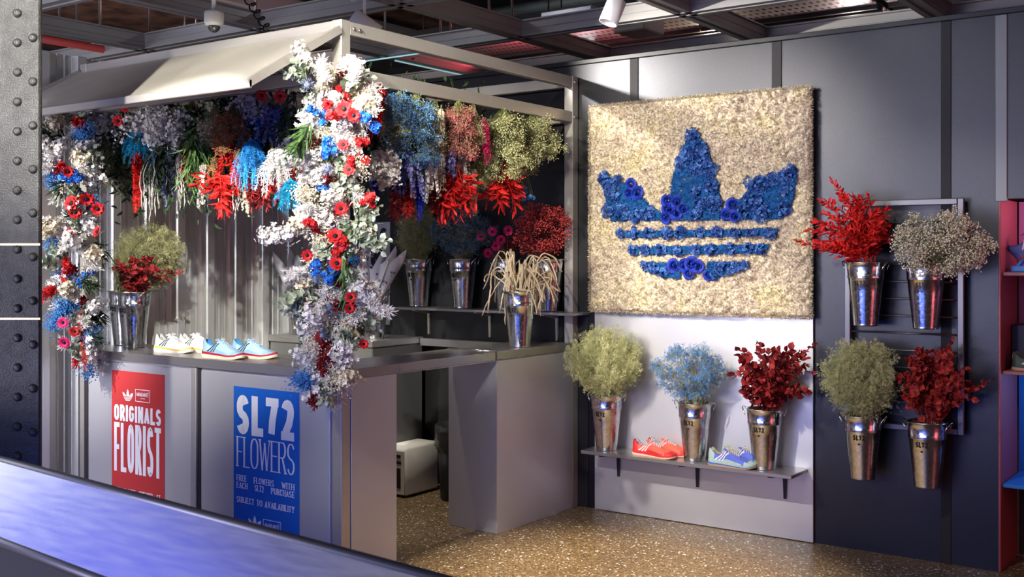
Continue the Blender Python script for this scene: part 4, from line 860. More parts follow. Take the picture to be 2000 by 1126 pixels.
lab = dict(cl='galvanised bucket of dark red leaves on the left end of the front worktop', cl2='galvanised bucket half hidden behind the one of dark red leaves on the front worktop', cc='galvanised bucket behind the long flower garland at the corner of the front worktop',
           bl='galvanised bucket with paper cones on the back cabinet, left of the long garland', bR='galvanised bucket with paper cones on the back cabinet, right of the long garland',
           s1='leftmost bucket on the wall shelf inside the kiosk, of dark olive sprays', s2='bucket of dark blue sprays on the wall shelf inside the kiosk', s3='bucket of magenta daisies on the wall shelf inside the kiosk', s4='rightmost bucket on the wall shelf inside the kiosk, of red sprays',
           fl='galvanised bucket of drooping beige ropes on the short worktop by the wall', l1='leftmost bucket on the low shelf, of pale green sprays', l2='middle bucket on the low shelf, of blue sprays', l3='rightmost bucket on the low shelf, of dark red leaves',
           r1='upper left bucket on the wall rack, of scarlet foliage', r2='upper right bucket on the wall rack, of cream sprays', r3='lower left bucket on the wall rack, of olive green sprays', r4='lower right bucket on the wall rack, of red leaves')
for k_, p in spots.items(): put_bucket(p, lab[k_], rng.uniform(-.1, .1) if k_[0] != 's' else .0)
top = {k_: p+np.array([0, 0, BH-.01]) for k_, p in spots.items()}
YM = KW-.02
gyp_bouquet('limonium_bunch', 'wispy pale green bunch of sprays in the leftmost bucket on the low shelf', 'flowers', top['l1'], (1090, 1272, 632, 772), 1.86, P_LIMO, P_LIMO, 'twig', 330, 44, .055, .0068, .75, YM)
gyp_bouquet('gypsophila_bunch', 'loose blue bunch of sprays in the middle bucket on the low shelf', 'flowers', top['l2'], (1268, 1418, 668, 785), 1.88, P_SKY, P_OLIVE, 'star', 130, 24, .05, .0056, .8, YM)
leaf_bouquet('eucalyptus_bunch', 'dark red round leaved branches in the rightmost bucket on the low shelf', 'foliage', top['l3'], (1412, 1600, 665, 812), 1.84, P_DKRED, T_ROUND, 38, .050, 20, .7, ymax=YM)
gyp_bouquet('limonium_bunch', 'wispy dark olive bunch of sprays rising behind the dark red leaves on the front worktop', 'flowers', top['cl2'], (204, 378, 432, 572), .30, P_OLIVE, P_OLIVE, 'twig', 360, 44, .055, .0072, .8)
leaf_bouquet('eucalyptus_bunch', 'dark red leafy branches in the bucket on the left end of the front worktop', 'foliage', top['cl'], (205, 358, 494, 575), .19, P_DKRED, T_ROUND, 36, .036, 20, .8)
gyp_bouquet('limonium_bunch', 'dark olive bunch of sprays in the leftmost bucket of the kiosk wall shelf', 'flowers', top['s1'], (758, 868, 398, 505), 1.9, P_OLIVE, P_OLIVE, 'twig', 160, 40, .05, .0062, .8, YM)
gyp_bouquet('gypsophila_bunch', 'dark blue cloud of sprays in the second bucket of the kiosk wall shelf', 'flowers', top['s2'], (832, 985, 405, 503), 1.9, P_DKBLUE, P_OLIVE, 'ball', 110, 26, .05, .0048, .75, YM)
gyp_bouquet('gypsophila_bunch', 'red cloud of sprays in the rightmost bucket of the kiosk wall shelf', 'flowers', top['s4'], (998, 1124, 396, 506), 1.9, P_GRED, P_STEMR, 'ball', 100, 26, .05, .0048, .8, YM)
gyp_bouquet('gypsophila_bunch', 'cream cloud of tiny blossoms in the upper right bucket on the wall rack', 'flowers', top['r2'], (1738, 1945, 408, 545), 1.84, P_GYPW, P_OLIVE, 'ball', 150, 24, .048, .0046, .7, YM)
leaf_bouquet('ruscus_bunch', 'bushy scarlet foliage in the upper left bucket on the wall rack', 'foliage', top['r1'], (1572, 1752, 372, 532), 1.84, P_BRIGHT, T_POINT, 44, .048, 30, .7, ymax=YM, spread=.75)
gyp_bouquet('limonium_bunch', 'olive green dense sprays in the lower left bucket on the wall rack', 'flowers', top['r3'], (1592, 1765, 655, 812), 1.84, P_LIMO, P_OLIVE, 'twig', 320, 42, .05, .0066, .7, YM)
leaf_bouquet('eucalyptus_bunch', 'red leafy branches with one tall tip in the lower right bucket on the wall rack', 'foliage', top['r4'], (1738, 1912, 672, 835), 1.84, P_ORRED, T_ROUND, 40, .047, 20, .7, ymax=YM)
# tall shoots that leave the crowns
def shoot(name, label, base, tip, m, tpl, size, n, cat='foliage', bend=.3):
    t = thing(name, label, cat, base); q = np.array(tip)-np.array(base); tt = np.linspace(0, 1, 12)[:, None]; ctl = np.array([q[0]*bend, q[1]*bend, q[2]*.65]); P = 2*ctl*tt*(1-tt)+q*tt**2
    leafy(P, tpl, size, n, .3, .7, .5).build('branch', m, t)
shoot('ruscus_branch', 'scarlet leafy shoot standing tallest out of the upper left rack bucket', top['r1'], onY(1624, 350, 1.86), P_BRIGHT, T_POINT, .045, 50)
shoot('ruscus_branch', 'scarlet leafy shoot reaching left from the upper left rack bucket over the moss panel', top['r1'], onY(1556, 470, 1.80), P_BRIGHT, T_POINT, .045, 40, bend=.5)
shoot('eucalyptus_branch', 'red leafy shoot standing tallest out of the lower right rack bucket', top['r4'], onY(1862, 664, 1.88), P_ORRED, T_ROUND, .038, 26)
shoot('eucalyptus_branch', 'red leafy shoot reaching right from the lower right rack bucket', top['r4'], onY(1935, 742, 1.84), P_ORRED, T_ROUND, .036, 24, bend=.5)
shoot('eucalyptus_branch', 'dark red shoot leaning right out of the rightmost low shelf bucket', top['l3'], onY(1592, 672, 1.86), P_DKRED, T_ROUND, .036, 24)
shoot('eucalyptus_branch', 'dark red shoot standing up left of centre in the rightmost low shelf bucket', top['l3'], onY(1478, 668, 1.86), P_DKRED, T_ROUND, .036, 20)
# drooping ropes
def rope_bunch(label, base, m, n, out, h, drop, r=.0042, seed=1, grow=1.):
    t = thing('amaranthus_bunch', label, 'flowers', base)
    for i in range(n):
        a = rng.uniform(0, 6.283); o = out*rng.uniform(.15, 1); hh = h*rng.uniform(.25, 1.0); dp = drop*rng.uniform(-.8, 1.2); d = np.array([math.cos(a), math.sin(a)*.7]); pk = rng.uniform(.3, .62)
        tt = np.linspace(0, 1, 26); rad = o*np.sin(np.minimum(1, tt/max(pk+.15, .5))*math.pi/2); z = np.where(tt < pk, hh*np.sin(tt/pk*math.pi/2), hh-(hh+dp)*np.abs((tt-pk)/(1-pk))**rng.uniform(1.1, 1.9))
        wv = np.cumsum(np.cumsum(rng.normal(0, .0019, (26, 3)), 0), 0)*.55
        P = np.stack([.03*d[0]+rad*d[0], .03*d[1]+rad*d[1], z], 1)+wv+np.cumsum(rng.normal(0, .0016, (26, 3)), 0); P[0, 2] = -.04
        rr = r*rng.uniform(.8, 1.15)*(1+.16*np.sin(np.arange(26)*2.6))*np.linspace(.85, 1, 26); rr[-1] *= .4
        MB().tube(P, np.maximum(.001, rr), 8).build('rope', m, t, True)
    return t
rope_bunch('beige drooping rope flowers spilling from the bucket on the short worktop', top['fl'], P_BEIGE, 64, .17, .22, .08, .0046)
# daisies
def daisy(m, R, mb_c=.24): return petal_flower(16, .2, [(R, .25, 0), (R*.72, .55, .2)]), MB().lathe([(R*mb_c*math.cos(a), R*.12+R*.14*math.sin(a)) for a in np.linspace(-.6, 1.57, 7)], 14)
def single_flower(name, label, base, head, m, R, face, parent_label=None, cat='flower', petals=None):
    t = thing(name, label, cat, base); q = np.array(head)-np.array(base); tt = np.linspace(0, 1, 8)[:, None]; P = 2*np.array([q[0]*.3, q[1]*.3, q[2]*.6])*tt*(1-tt)+q*tt**2
    MB().tube(P, .0022, 6).build('stem', P_STEM, t, True); pf, pc = daisy(m, R); Bm = basis(np.array(face))
    pf.move(Bm, q).build('petals', m, t); pc.move(Bm, q).build('flower_centre', P_CENTRE, t, True)
TOCAM = lambda p: unit(CAM-np.array(p))
for i, (u, v, lb) in enumerate(((940, 462, 'leftmost of the magenta daisies on the kiosk wall shelf'), (962, 452, 'magenta daisy at the top of the shelf bunch, left one'), (978, 468, 'magenta daisy in the middle of the shelf bunch'), (953, 494, 'magenta daisy hanging lowest of the shelf bunch'), (992, 450, 'magenta daisy at the top of the shelf bunch, right one'), (968, 480, 'magenta daisy below the middle of the shelf bunch'))):
    p = onY(u, v, 1.87-.01*i); single_flower('gerbera', lb, top['s3']+np.array([0, 0, -.02]), p, P_FUCH, .036, TOCAM(p)+rng.normal(0, .25, 3))
leaf_bouquet('foliage_bunch', 'dark red leaves around the magenta daisies on the kiosk wall shelf', 'foliage', top['s3'], (960, 1025, 440, 505), 1.92, P_DKRED, T_POINT, 9, .032, 12, .8, ymax=YM)
# paper cones with blue petals
M_paper = mat('printed paper', (.56, .55, .58), .65)
def paper_cone(label, base, d, L, R, flower=True):
    t = thing('paper_cone', label, 'paper cone', base); Bm = basis(np.array(d)); ac = math.atan2(*(Bm.T@(TOCAM(base)))[[1, 0]])+rng.uniform(-.7, .7); n = 14; V = []; mb = MB(); nv = 7
    for j in range(nv):
        f = j/(nv-1)
        for i in range(n+1):
            a = -math.pi*.93+i/n*math.pi*1.86; r = .008+(R-.008)*f; zz = L*f
            if j >= nv-2: dl = abs((a-ac-math.pi+math.pi) % (2*math.pi)-math.pi); dl = math.pi-dl; zz += R*(2.3 if j == nv-1 else .9)*max(-.35, 1-dl/.85)
            V.append((r*math.cos(a), r*math.sin(a), zz))
    mb.add(V, [(j*(n+1)+i, j*(n+1)+i+1, (j+1)*(n+1)+i+1, (j+1)*(n+1)+i) for j in range(nv-1) for i in range(n)]); mb.move(Bm).build('paper_wrap', M_paper, t, True)
    tc_ = math.atan2(*(Bm.T@(TOCAM(base)))[[1, 0]]); lt = MB()
    for z0, da in ((.62*L, -.25), (.40*L, .3), (.25*L, -.2), (.80*L, .35)):
        Q = text2d('SL72', .036, .015, .0042, .0036, 0, .0016)
        def fn(a, b, z0=z0, da=da):
            z = z0+b; r = .008+(R-.008)*z/L+.0012; an = tc_+da+(a-.018)/r; return Bm@np.array([r*math.cos(an), r*math.sin(an), z])
        quads_mesh(Q, fn, lt)
        trefoil(.014, lambda a, b, z0=z0, da=da: fn(a+.011, b-.022, z0, da), lt)
    lt.build('printed_pattern', mat('navy print', (.012, .015, .09), .5), t)
    if flower:
        fl = rose_mb(R*.8, int(abs(base[0])*100)).move(Bm, Bm@np.array([0, 0, L*.93])); fl.build('blue_petals', ROSE, t, True)
for i, (u, v, fl_, lb) in enumerate(((640, 512, 1, 'paper cone with blue petals leftmost behind the long garland'), (661, 508, 1, 'paper cone with blue petals, second from the left in the right bucket of cones'), (681, 520, 1, 'paper cone in shade in the middle of the right bucket of cones'), (706, 516, 1, 'paper cone with a blue flower showing, front of the right bucket of cones'), (738, 512, 1, 'white paper cone with a royal blue flower at its mouth'), (758, 505, 0, 'white rolled paper cone second from the right on the back cabinet'), (776, 503, 0, 'rightmost white rolled paper cone, leaning right over its bucket'))):
    p0 = spots['bR']+np.array([rng.uniform(-.025, .025), rng.uniform(-.03, .02)-.01*(i % 2), .14]); p1 = onY(u, v, 1.55+.03*(i % 3)); L = np.linalg.norm(p1-p0)
    paper_cone(lb, p0, p1-p0, L, .050, fl_)
for i, (u, v, lb) in enumerate(((549, 516, 'paper cone leaning left in the left bucket of cones'), (566, 512, 'paper cone second from the left in the left bucket of cones'), (584, 520, 'paper cone tucked right in the left bucket of cones'))):
    p0 = spots['bl']+np.array([rng.uniform(-.03, .03), rng.uniform(-.03, .02), .14]); p1 = onY(u, v, 1.56+.03*i); paper_cone(lb, p0, p1-p0, np.linalg.norm(p1-p0), .045, i > 0)
T_LANCE = leaf_tpl(.13, .3, -.22)
# ------------------------------------------------------------------ flowers hung upside down from the kiosk beams
def hang(kind, label, p_top, p_bot, wid, m, m2=None, n=None, size=None, cat='hanging flowers', name=None):
    """one bunch tied at p_top, hanging to about p_bot, wid = half width in metres"""
    p_top, p_bot = np.array(p_top), np.array(p_bot); ax = p_bot-p_top; L = np.linalg.norm(ax); ax = ax/L; m2 = m2 or P_STEM
    nm = name or {'gyp': 'gypsophila_bunch', 'twig': 'limonium_bunch', 'point': 'ruscus_bunch', 'round': 'eucalyptus_bunch', 'wax': 'waxflower_bunch', 'feather': 'feathery_bunch', 'rope': 'amaranthus_bunch', 'stalk': 'delphinium_bunch', 'blade': 'willow_leaf_bunch', 'lily': 'pointed_leaf_bunch', 'string': 'hanging_strand', 'ball': 'billy_button_bunch', 'fern': 'fern_bunch'}[kind]
    t = thing(nm, label, cat, p_top); Bm = basis(ax); st, fo = MB(), MB(); smooth = False
    def pt(f, w): a = rng.uniform(0, 6.283); return Bm@np.array([w*math.cos(a), w*math.sin(a), f*L])
    if kind == 'gyp':
        n = int((n or 60)*1.4); f = rng.uniform(.12, .97, n); A = np.array([pt(q, wid*(.5+.5*min(1, q*1.4))*math.sqrt(rng.uniform(.1, 1))) for q in f])
        r0 = rng.normal(0, .008, (n, 3)); mid = r0*.5+A*.5*np.array([1, 1, 1]); st.segs(r0, mid, .0011, .001); st.segs(mid, A, .001, .0008)
        E = np.repeat(A, 40, 0); off = unit(rng.normal(0, 1, E.shape)+ax*.8)*rng.uniform(.008, .045, len(E))[:, None]; st.segs(E, E+off, .0006, .0004); fo.scatter(T_BALL, E+off, off, (size or .0033)*rng.uniform(.7, 1.3, len(E)))
    elif kind == 'twig':
        sprig_cloud((ax*L*.6, np.abs(Bm@np.array([wid, wid*.7, 0]))+np.array([.01, .01, 0])+np.array([0, 0, L*.42])), (0, 0, 0), n or 70, 26, .09, .001, size or .0065, st, fo, .3, .012, -.5)
    elif kind in ('point', 'round', 'wax', 'feather', 'blade', 'lily', 'fern'):
        tpl, sz, per, dn, sp = {'point': (T_POINT, .042, 34, 13, .75), 'round': (T_ROUND, .044, 18, 12, .9), 'wax': (T_FLO5, .0115, 60, 28, .95), 'feather': (T_NARROW, .028, 80, 24, .8), 'blade': (T_BLADE, .16, 14, 12, .35), 'lily': (T_LANCE, .088, 15, 9, .85), 'fern': (T_NARROW, .020, 100, 32, .85)}[kind]
        for i in range(n or dn):
            q = pt(rng.uniform(.55, 1.02), wid*rng.uniform(.15, 1)); tt = np.linspace(0, 1, 9)[:, None]; c = ax*L*.35+(q-ax*(q@ax))*.85; P = 2*c*tt*(1-tt)+q*tt**2+rng.normal(0, .003, (9, 3))
            if kind == 'wax':
                st.segs(P[:-1], P[1:], .0012, .001); tq = rng.uniform(.3, 1, per); X, T = along(P, tq); E = X+rng.normal(0, .017, X.shape); fo.scatter(tpl, E, E-X+ax*.004+rng.normal(0, .006, X.shape), (size or sz)*rng.uniform(.7, 1.2, per))
            else: leafy(P, tpl, size or sz, per, .12 if kind != 'lily' else .35, sp, .4, fo)
    elif kind == 'rope':
        smooth = True
        for i in range(n or 12):
            w = wid*rng.uniform(.2, 1); a = rng.uniform(0, 6.283); tt = np.linspace(0, 1, 18); P = np.outer(tt, ax*L*rng.uniform(.6, 1.05))+np.outer(w*np.sin(np.minimum(1, tt*1.6)*1.57), Bm@np.array([math.cos(a), math.sin(a), 0]))+np.cumsum(rng.normal(0, .0035, (18, 3)), 0)
            fo.tube(P, np.maximum(.0012, (size or .0042)*np.linspace(.7, 1, 18)*np.append(np.ones(17), .3)), 6)
    elif kind in ('stalk', 'string'):
        for i in range(n or (7 if kind == 'stalk' else 2)):
            q = pt(rng.uniform(.75, 1.03), wid*rng.uniform(.0, 1)); tt = np.linspace(0, 1, 12)[:, None]; P = q*tt+(ax*L*.3+(q-ax*(q@ax))*.6-q*.5)*2*tt*(1-tt)*.5+np.cumsum(rng.normal(0, .002, (12, 3)), 0); st.segs(P[:-1], P[1:], .0014, .001)
            k_ = int(L*260); tq = rng.uniform(.3 if kind == 'stalk' else .1, 1, k_); X, T = along(P, tq); o = unit(rng.normal(0, 1, X.shape)); fo.scatter(T_FLO5 if kind == 'stalk' else T_STAR, X+o*.008*(1.2-tq*.6)[:, None], o+T*.3, (size or .011)*(1.15-.6*tq)*rng.uniform(.8, 1.2, k_))
    elif kind == 'ball':
        smooth = True
        for i in range(n or 11):
            q = pt(rng.uniform(.7, 1.02), wid*rng.uniform(.2, 1)); st.segs([np.zeros(3)], [q], .001, .001); MB().lathe([(.0125*math.cos(a), .0125*math.sin(a)) for a in np.linspace(-1.57, 1.57, 8)], 12, q).build('flower_head', m, t, True)
    if kind == 'twig' or st.n: st.build('stems', m2, t)
    if fo.n: fo.build({'gyp': 'blossoms', 'twig': 'blossoms', 'wax': 'blossoms', 'stalk': 'blossoms', 'string': 'blossoms', 'rope': 'ropes', 'ball': 'flower_heads'}.get(kind, 'leaves'), m, t, smooth); return t
def front(kind, label, u, v0, v1, w, y, m, **k):
    a, b = onY(u, v0, y), onY(u+k.pop('du', 0), v1, y); d = depth(a); return hang(kind, label, a, b, 1.3*w/FPX*d, m, **k)
def side(kind, label, u, v0, v1, w, x, m, **k):
    a, b = onX(u, v0, x), onX(u+k.pop('du', 0), v1, x); d = depth(a); return hang(kind, label, a, b, 1.27*w/FPX*d, m, **k)
# front row, under the awning (in picture columns, from left to right)
FR = [('feather', 'white feathery bunch at the left end of the front row, beside the corrugated wall', 205, 188, 300, 40, .22, P_WHITE, {}),
 ('round', 'dark grey green eucalyptus bunch at the left end of the front row', 172, 196, 290, 40, .16, P_DKGREEN, {}),
 ('wax', 'white waxflower bunch under the awning, left of the red anemones', 190, 205, 268, 45, .10, P_WHITE, {}),
 ('twig', 'olive wispy bunch hanging above the left bucket', 246, 255, 392, 36, .20, P_OLIVE, {}),
 ('fern', 'deep turquoise fern bunch in the shade left of the middle of the front row', 278, 238, 322, 30, .12, P_TEAL, {}),
 ('string', 'scarlet feathery strand hanging lowest above the left bucket', 268, 300, 436, 9, .10, P_BRIGHT, dict(n=3, size=.024)),
 ('rope', 'grey rope bunch just right of the scarlet strand', 302, 290, 415, 22, .14, P_GREYR, {}),
 ('wax', 'large white waxflower bunch under the left half of the awning', 300, 196, 285, 55, .08, P_WHITE, dict(n=30)),
 ('round', 'dark eucalyptus bunch behind the white waxflowers under the awning', 330, 190, 300, 50, .26, P_DKGREEN, dict(n=12)),
 ('wax', 'white waxflower bunch in the middle of the front row', 345, 205, 290, 45, .10, P_WHITE, {}),
 ('rope', 'grey rope bunch left of the green willow leaves', 352, 300, 402, 22, .12, P_GREYR, {}),
 ('blade', 'green willow leaf bunch hanging in the middle of the front row', 388, 235, 372, 26, .06, P_GREEN, dict(n=12)),
 ('string', 'white blossom stalk left of the scarlet pointed leaves', 396, 318, 405, 7, .05, P_WHITE, dict(n=2, size=.014)),
 ('lily', 'scarlet pointed leaf bunch in the middle of the front row', 424, 318, 410, 32, .05, P_BRIGHT, dict(n=9)),
 ('gyp', 'copper red spray bunch catching the light in the front row', 458, 205, 335, 40, .10, P_COPPER, dict(n=70)),
 ('twig', 'golden cream spray bunch left of the copper red one', 420, 205, 300, 30, .12, P_CREAM, {}),
 ('point', 'scarlet foliage bunch below the copper red spray', 446, 280, 350, 30, .08, P_BRIGHT, dict(n=7)),
 ('fern', 'bright blue fern bunch in the front row', 490, 270, 372, 34, .04, P_AQUA, dict(n=34)),
 ('stalk', 'deep blue delphinium bunch above the bright blue fern', 500, 215, 300, 30, .14, P_BLUE, {}),
 ('string', 'red strand hanging left beside the bright blue fern', 462, 320, 385, 8, .04, P_BRIGHT, dict(n=2, size=.018)),
 ('rope', 'grey rope bunch below the copper red spray', 458, 335, 420, 20, .14, P_GREYR, dict(n=9)),
 ('stalk', 'white blossom stalks under the bright blue fern', 478, 345, 432, 14, .12, P_CREAM, dict(n=5, size=.009)),
 ('point', 'dark red foliage bunch under the bright blue fern', 500, 335, 412, 24, .12, P_DKRED, {}),
 ('feather', 'pale feathery bunch left of the long corner garland', 545, 285, 385, 40, .08, P_WHITE, dict(n=26)),
 ('stalk', 'white delphinium stalks beside the bright blue fern', 530, 275, 360, 16, .05, P_WHITE, dict(n=5)),
 ('fern', 'turquoise fern bunch hanging lowest left of the corner garland', 568, 350, 414, 32, .05, P_TEAL, dict(n=36)),
 ('stalk', 'violet delphinium bunch in the shade near the corner post', 535, 185, 290, 34, .16, P_VIOLET, dict(n=12)),
 ('wax', 'white waxflower bunch in the shade near the corner post', 500, 175, 250, 40, .18, P_WHITE, {}),
 ('round', 'dark eucalyptus bunch near the right end of the awning', 450, 178, 262, 44, .20, P_DKGREEN, dict(n=10)),
 ('feather', 'pale grey feathery bunch near the right end of the awning', 555, 180, 300, 36, .24, P_WHITE, dict(n=14)),
 ('point', 'dark red foliage bunch behind the corner garland', 580, 300, 395, 26, .14, P_DKRED, {}),
 ('twig', 'olive wispy bunch in the shade at the middle of the front row', 375, 195, 290, 40, .24, P_OLIVE, {}),
 ('stalk', 'dark blue strand bunch hanging behind the grey ropes', 322, 300, 400, 18, .20, P_VIOLET, dict(n=4, size=.009)),
 ('wax', 'shaded white waxflower bunch low above the red leaf bucket', 225, 235, 345, 34, .26, P_WHITE, {}),
 ('round', 'dark eucalyptus bunch hanging behind the scarlet strand', 285, 230, 350, 34, .28, P_DKGREEN, {}),
 ('gyp', 'dusky violet spray bunch hanging behind the willow leaves', 375, 225, 345, 34, .24, P_VIOLET, {}),
 ('point', 'dark red foliage bunch between the grey ropes and the willow leaves', 372, 270, 370, 22, .16, P_DKRED, {}),
 ('stalk', 'royal blue delphinium bunch behind the copper red spray', 430, 250, 350, 26, .22, P_BLUE, dict(n=9)),
 ('round', 'dark eucalyptus bunch behind the bright blue fern', 515, 235, 365, 34, .28, P_DKGREEN, {}),
 ('wax', 'shaded white waxflower bunch above the turquoise fern', 585, 250, 350, 36, .18, P_WHITE, {}),
 ('twig', 'olive wispy bunch beside the left garland', 205, 265, 385, 26, .14, P_OLIVE, {}),
 ('blade', 'dark willow leaf bunch hanging left of the grey ropes', 325, 250, 360, 22, .20, P_DKGREEN, {}),
 ('point', 'scarlet foliage bunch just left of the corner garland', 548, 320, 402, 20, .12, P_BRIGHT, dict(n=7)),
 ('blade', 'dark green palm leaves sticking out left of the front row', 128, 214, 290, 34, .06, P_DKGREEN, dict(n=9))]
for kd, lb, u, v0, v1, w, y, m, kw in FR: front(kd, lb, u, v0, v1, w, y, m, **kw)
# side row, along the right side beam
SR = [('point', 'scarlet leafy strand hanging from the side beam next to the corner garland', 742, 165, 280, 15, .06, P_BRIGHT, dict(n=9, du=-12)),
 ('twig', 'pale green bunch right of the scarlet strand on the side beam', 770, 188, 290, 34, .0, P_LIMO, {}),
 ('gyp', 'blue spray bunch on the side beam', 812, 188, 318, 48, .03, P_SKY, dict(n=90, du=-14)),
 ('twig', 'pale straw bunch between the blue and the pink sprays on the side beam', 850, 196, 320, 26, .0, P_STRAW, {}),
 ('string', 'cream bead strands hanging between the blue and the pink sprays', 862, 205, 385, 12, .05, P_CREAM, dict(n=7, size=.010)),
 ('gyp', 'pink spray bunch on the side beam', 895, 200, 305, 30, .03, P_PINK, dict(n=70)),
 ('twig', 'straw coloured bunch right of the pink sprays', 922, 200, 300, 24, .02, P_STRAW, {}),
 ('string', 'magenta red petal strand hanging between the straw and the green bunches', 945, 235, 318, 7, .06, P_FUCH, dict(n=2, size=.020, du=6)),
 ('gyp', 'large pale green cloud of sprays on the side beam', 980, 212, 350, 46, .02, P_LIMO, dict(n=110)),
 ('gyp', 'olive green cloud of sprays nearest the back post, leaning right', 1030, 222, 312, 52, .0, P_LIMO, dict(n=90, du=12)),
 ('gyp', 'small olive spray bunch between the two green clouds', 1012, 222, 335, 30, -.06, P_OLIVE, dict(n=50)),
 ('lily', 'scarlet pointed leaf bunch hanging low under the pink sprays', 888, 312, 430, 34, .02, P_BRIGHT, dict(n=14)),
 ('lily', 'scarlet pointed leaf bunch hanging low under the green cloud', 985, 315, 412, 34, .0, P_BRIGHT, dict(n=12)),
 ('ball', 'bunch of blue ball flowers hanging near the back post', 1022, 300, 388, 20, .0, P_SKY, {}),
 ('stalk', 'violet delphinium bunch under the blue sprays', 798, 270, 395, 30, .03, P_VIOLET, dict(n=16)),
 ('stalk', 'violet delphinium bunch under the pink sprays', 885, 275, 355, 24, .03, P_VIOLET, dict(n=10)),
 ('stalk', 'white delphinium bunch beside the cream bead strands', 838, 280, 398, 20, .04, P_WHITE, dict(n=9)),
 ('string', 'royal blue strand hanging low under the blue sprays', 820, 350, 436, 9, .0, P_ROYAL, dict(n=4, size=.014)),
 ('string', 'royal blue strand hanging low beside the corner garland', 732, 345, 440, 9, .0, P_ROYAL, dict(n=4, size=.014)),
 ('point', 'dark red foliage bunch hanging low under the blue sprays', 780, 350, 432, 36, -.05, P_DKRED, dict(n=12)),
 ('point', 'scarlet foliage bunch hanging low right of the royal blue strand', 800, 360, 428, 16, .0, P_BRIGHT, dict(n=5)),
 ('string', 'white bead strand hanging right of the scarlet pointed leaves', 925, 325, 428, 8, -.02, P_CREAM, dict(n=4, size=.010)),
 ('wax', 'white waxflower bunch hanging by the corner garland under the scarlet strand', 752, 285, 365, 26, .04, P_WHITE, {}),
 ('stalk', 'blue delphinium bunch beside the corner garland', 768, 275, 375, 20, .0, P_BLUE, dict(n=7)),
 ('twig', 'olive wispy bunch under the straw coloured bunch', 940, 290, 370, 30, -.04, P_OLIVE, {}),
 ('twig', 'yellow green wispy bunch behind the blue sprays', 825, 186, 290, 36, -.03, P_STRAW, {}),
 ('stalk', 'white delphinium bunch behind the pink sprays', 908, 285, 375, 20, -.03, P_WHITE, dict(n=7)),
 ('point', 'dark red foliage bunch hanging low behind the scarlet pointed leaves', 862, 345, 425, 26, -.06, P_DKRED, {}),
 ('gyp', 'small blue spray bunch at the top of the side beam', 780, 180, 235, 24, .04, P_SKY, dict(n=30))]
for kd, lb, u, v0, v1, w, x, m, kw in SR: side(kd, lb, u, v0, v1, w, x-.035, m, **kw)
# loose greenery the bunches are tied into
def greenery(label, pts, n, size, sd):
    mb = MB(); P = np.array(pts); i = rng.integers(0, len(P)-1, n); f = rng.uniform(0, 1, (n, 1)); X = P[i]*(1-f)+P[i+1]*f+rng.normal(0, 1, (n, 3))*np.array(sd)
    mb.scatter(T_POINT, X, rng.normal(0, .7, (n, 3))+np.array([0, 0, -.8]), size*rng.uniform(.6, 1.3, n)); o = mb.build('greenery', P_DKGREEN); tag(o, label, 'foliage', kind='stuff'); return o
greenery('dark greenery packed behind the hanging flowers of the front row', [(-2.1, .21, 2.16), (-.15, .21, 2.16)], 4200, .055, (.02, .045, .13))
greenery('dark greenery packed behind the hanging flowers of the side row', [(-.14, .2, 2.18), (-.14, 1.25, 2.20)], 1900, .05, (.03, .03, .13))
# two anemones tucked under the awning and single heads on the side beam
def anemone(label, p, R, face, m=P_RED):
    t = thing('anemone', label, 'flower', p); f = petal_flower(8, .42, [(R, .3, 0), (R*.8, .6, .4)]); c = MB().lathe([(R*.30*math.cos(a), R*.1+R*.22*math.sin(a)) for a in np.linspace(-.4, 1.57, 7)], 16); Bm = basis(np.array(face))
    f.move(Bm).build('petals', m, t); c.move(Bm).build('flower_centre', P_CENTRE, t, True); MB().tube([np.zeros(3), -unit(face)*.05+np.array([0, 0, .04])], .0022, 6).build('stem', P_STEM, t); return t
for u, v, lb in ((245, 208, 'red anemone under the awning, the upper of two side by side'), (231, 236, 'red anemone under the awning, the lower of two side by side'), (512, 186, 'red anemone in the shade near the right end of the awning'), (548, 188, 'red anemone in the shade just left of the awning brace')):
    p = onY(u, v, .02); anemone(lb, p, .037, TOCAM(p)+rng.normal(0, .3, 3))
p = onX(717, 175, .03); anemone('crimson anemone hanging from the side beam right of the corner post', p, .045, TOCAM(p)+np.array([.3, 0, -.2]))
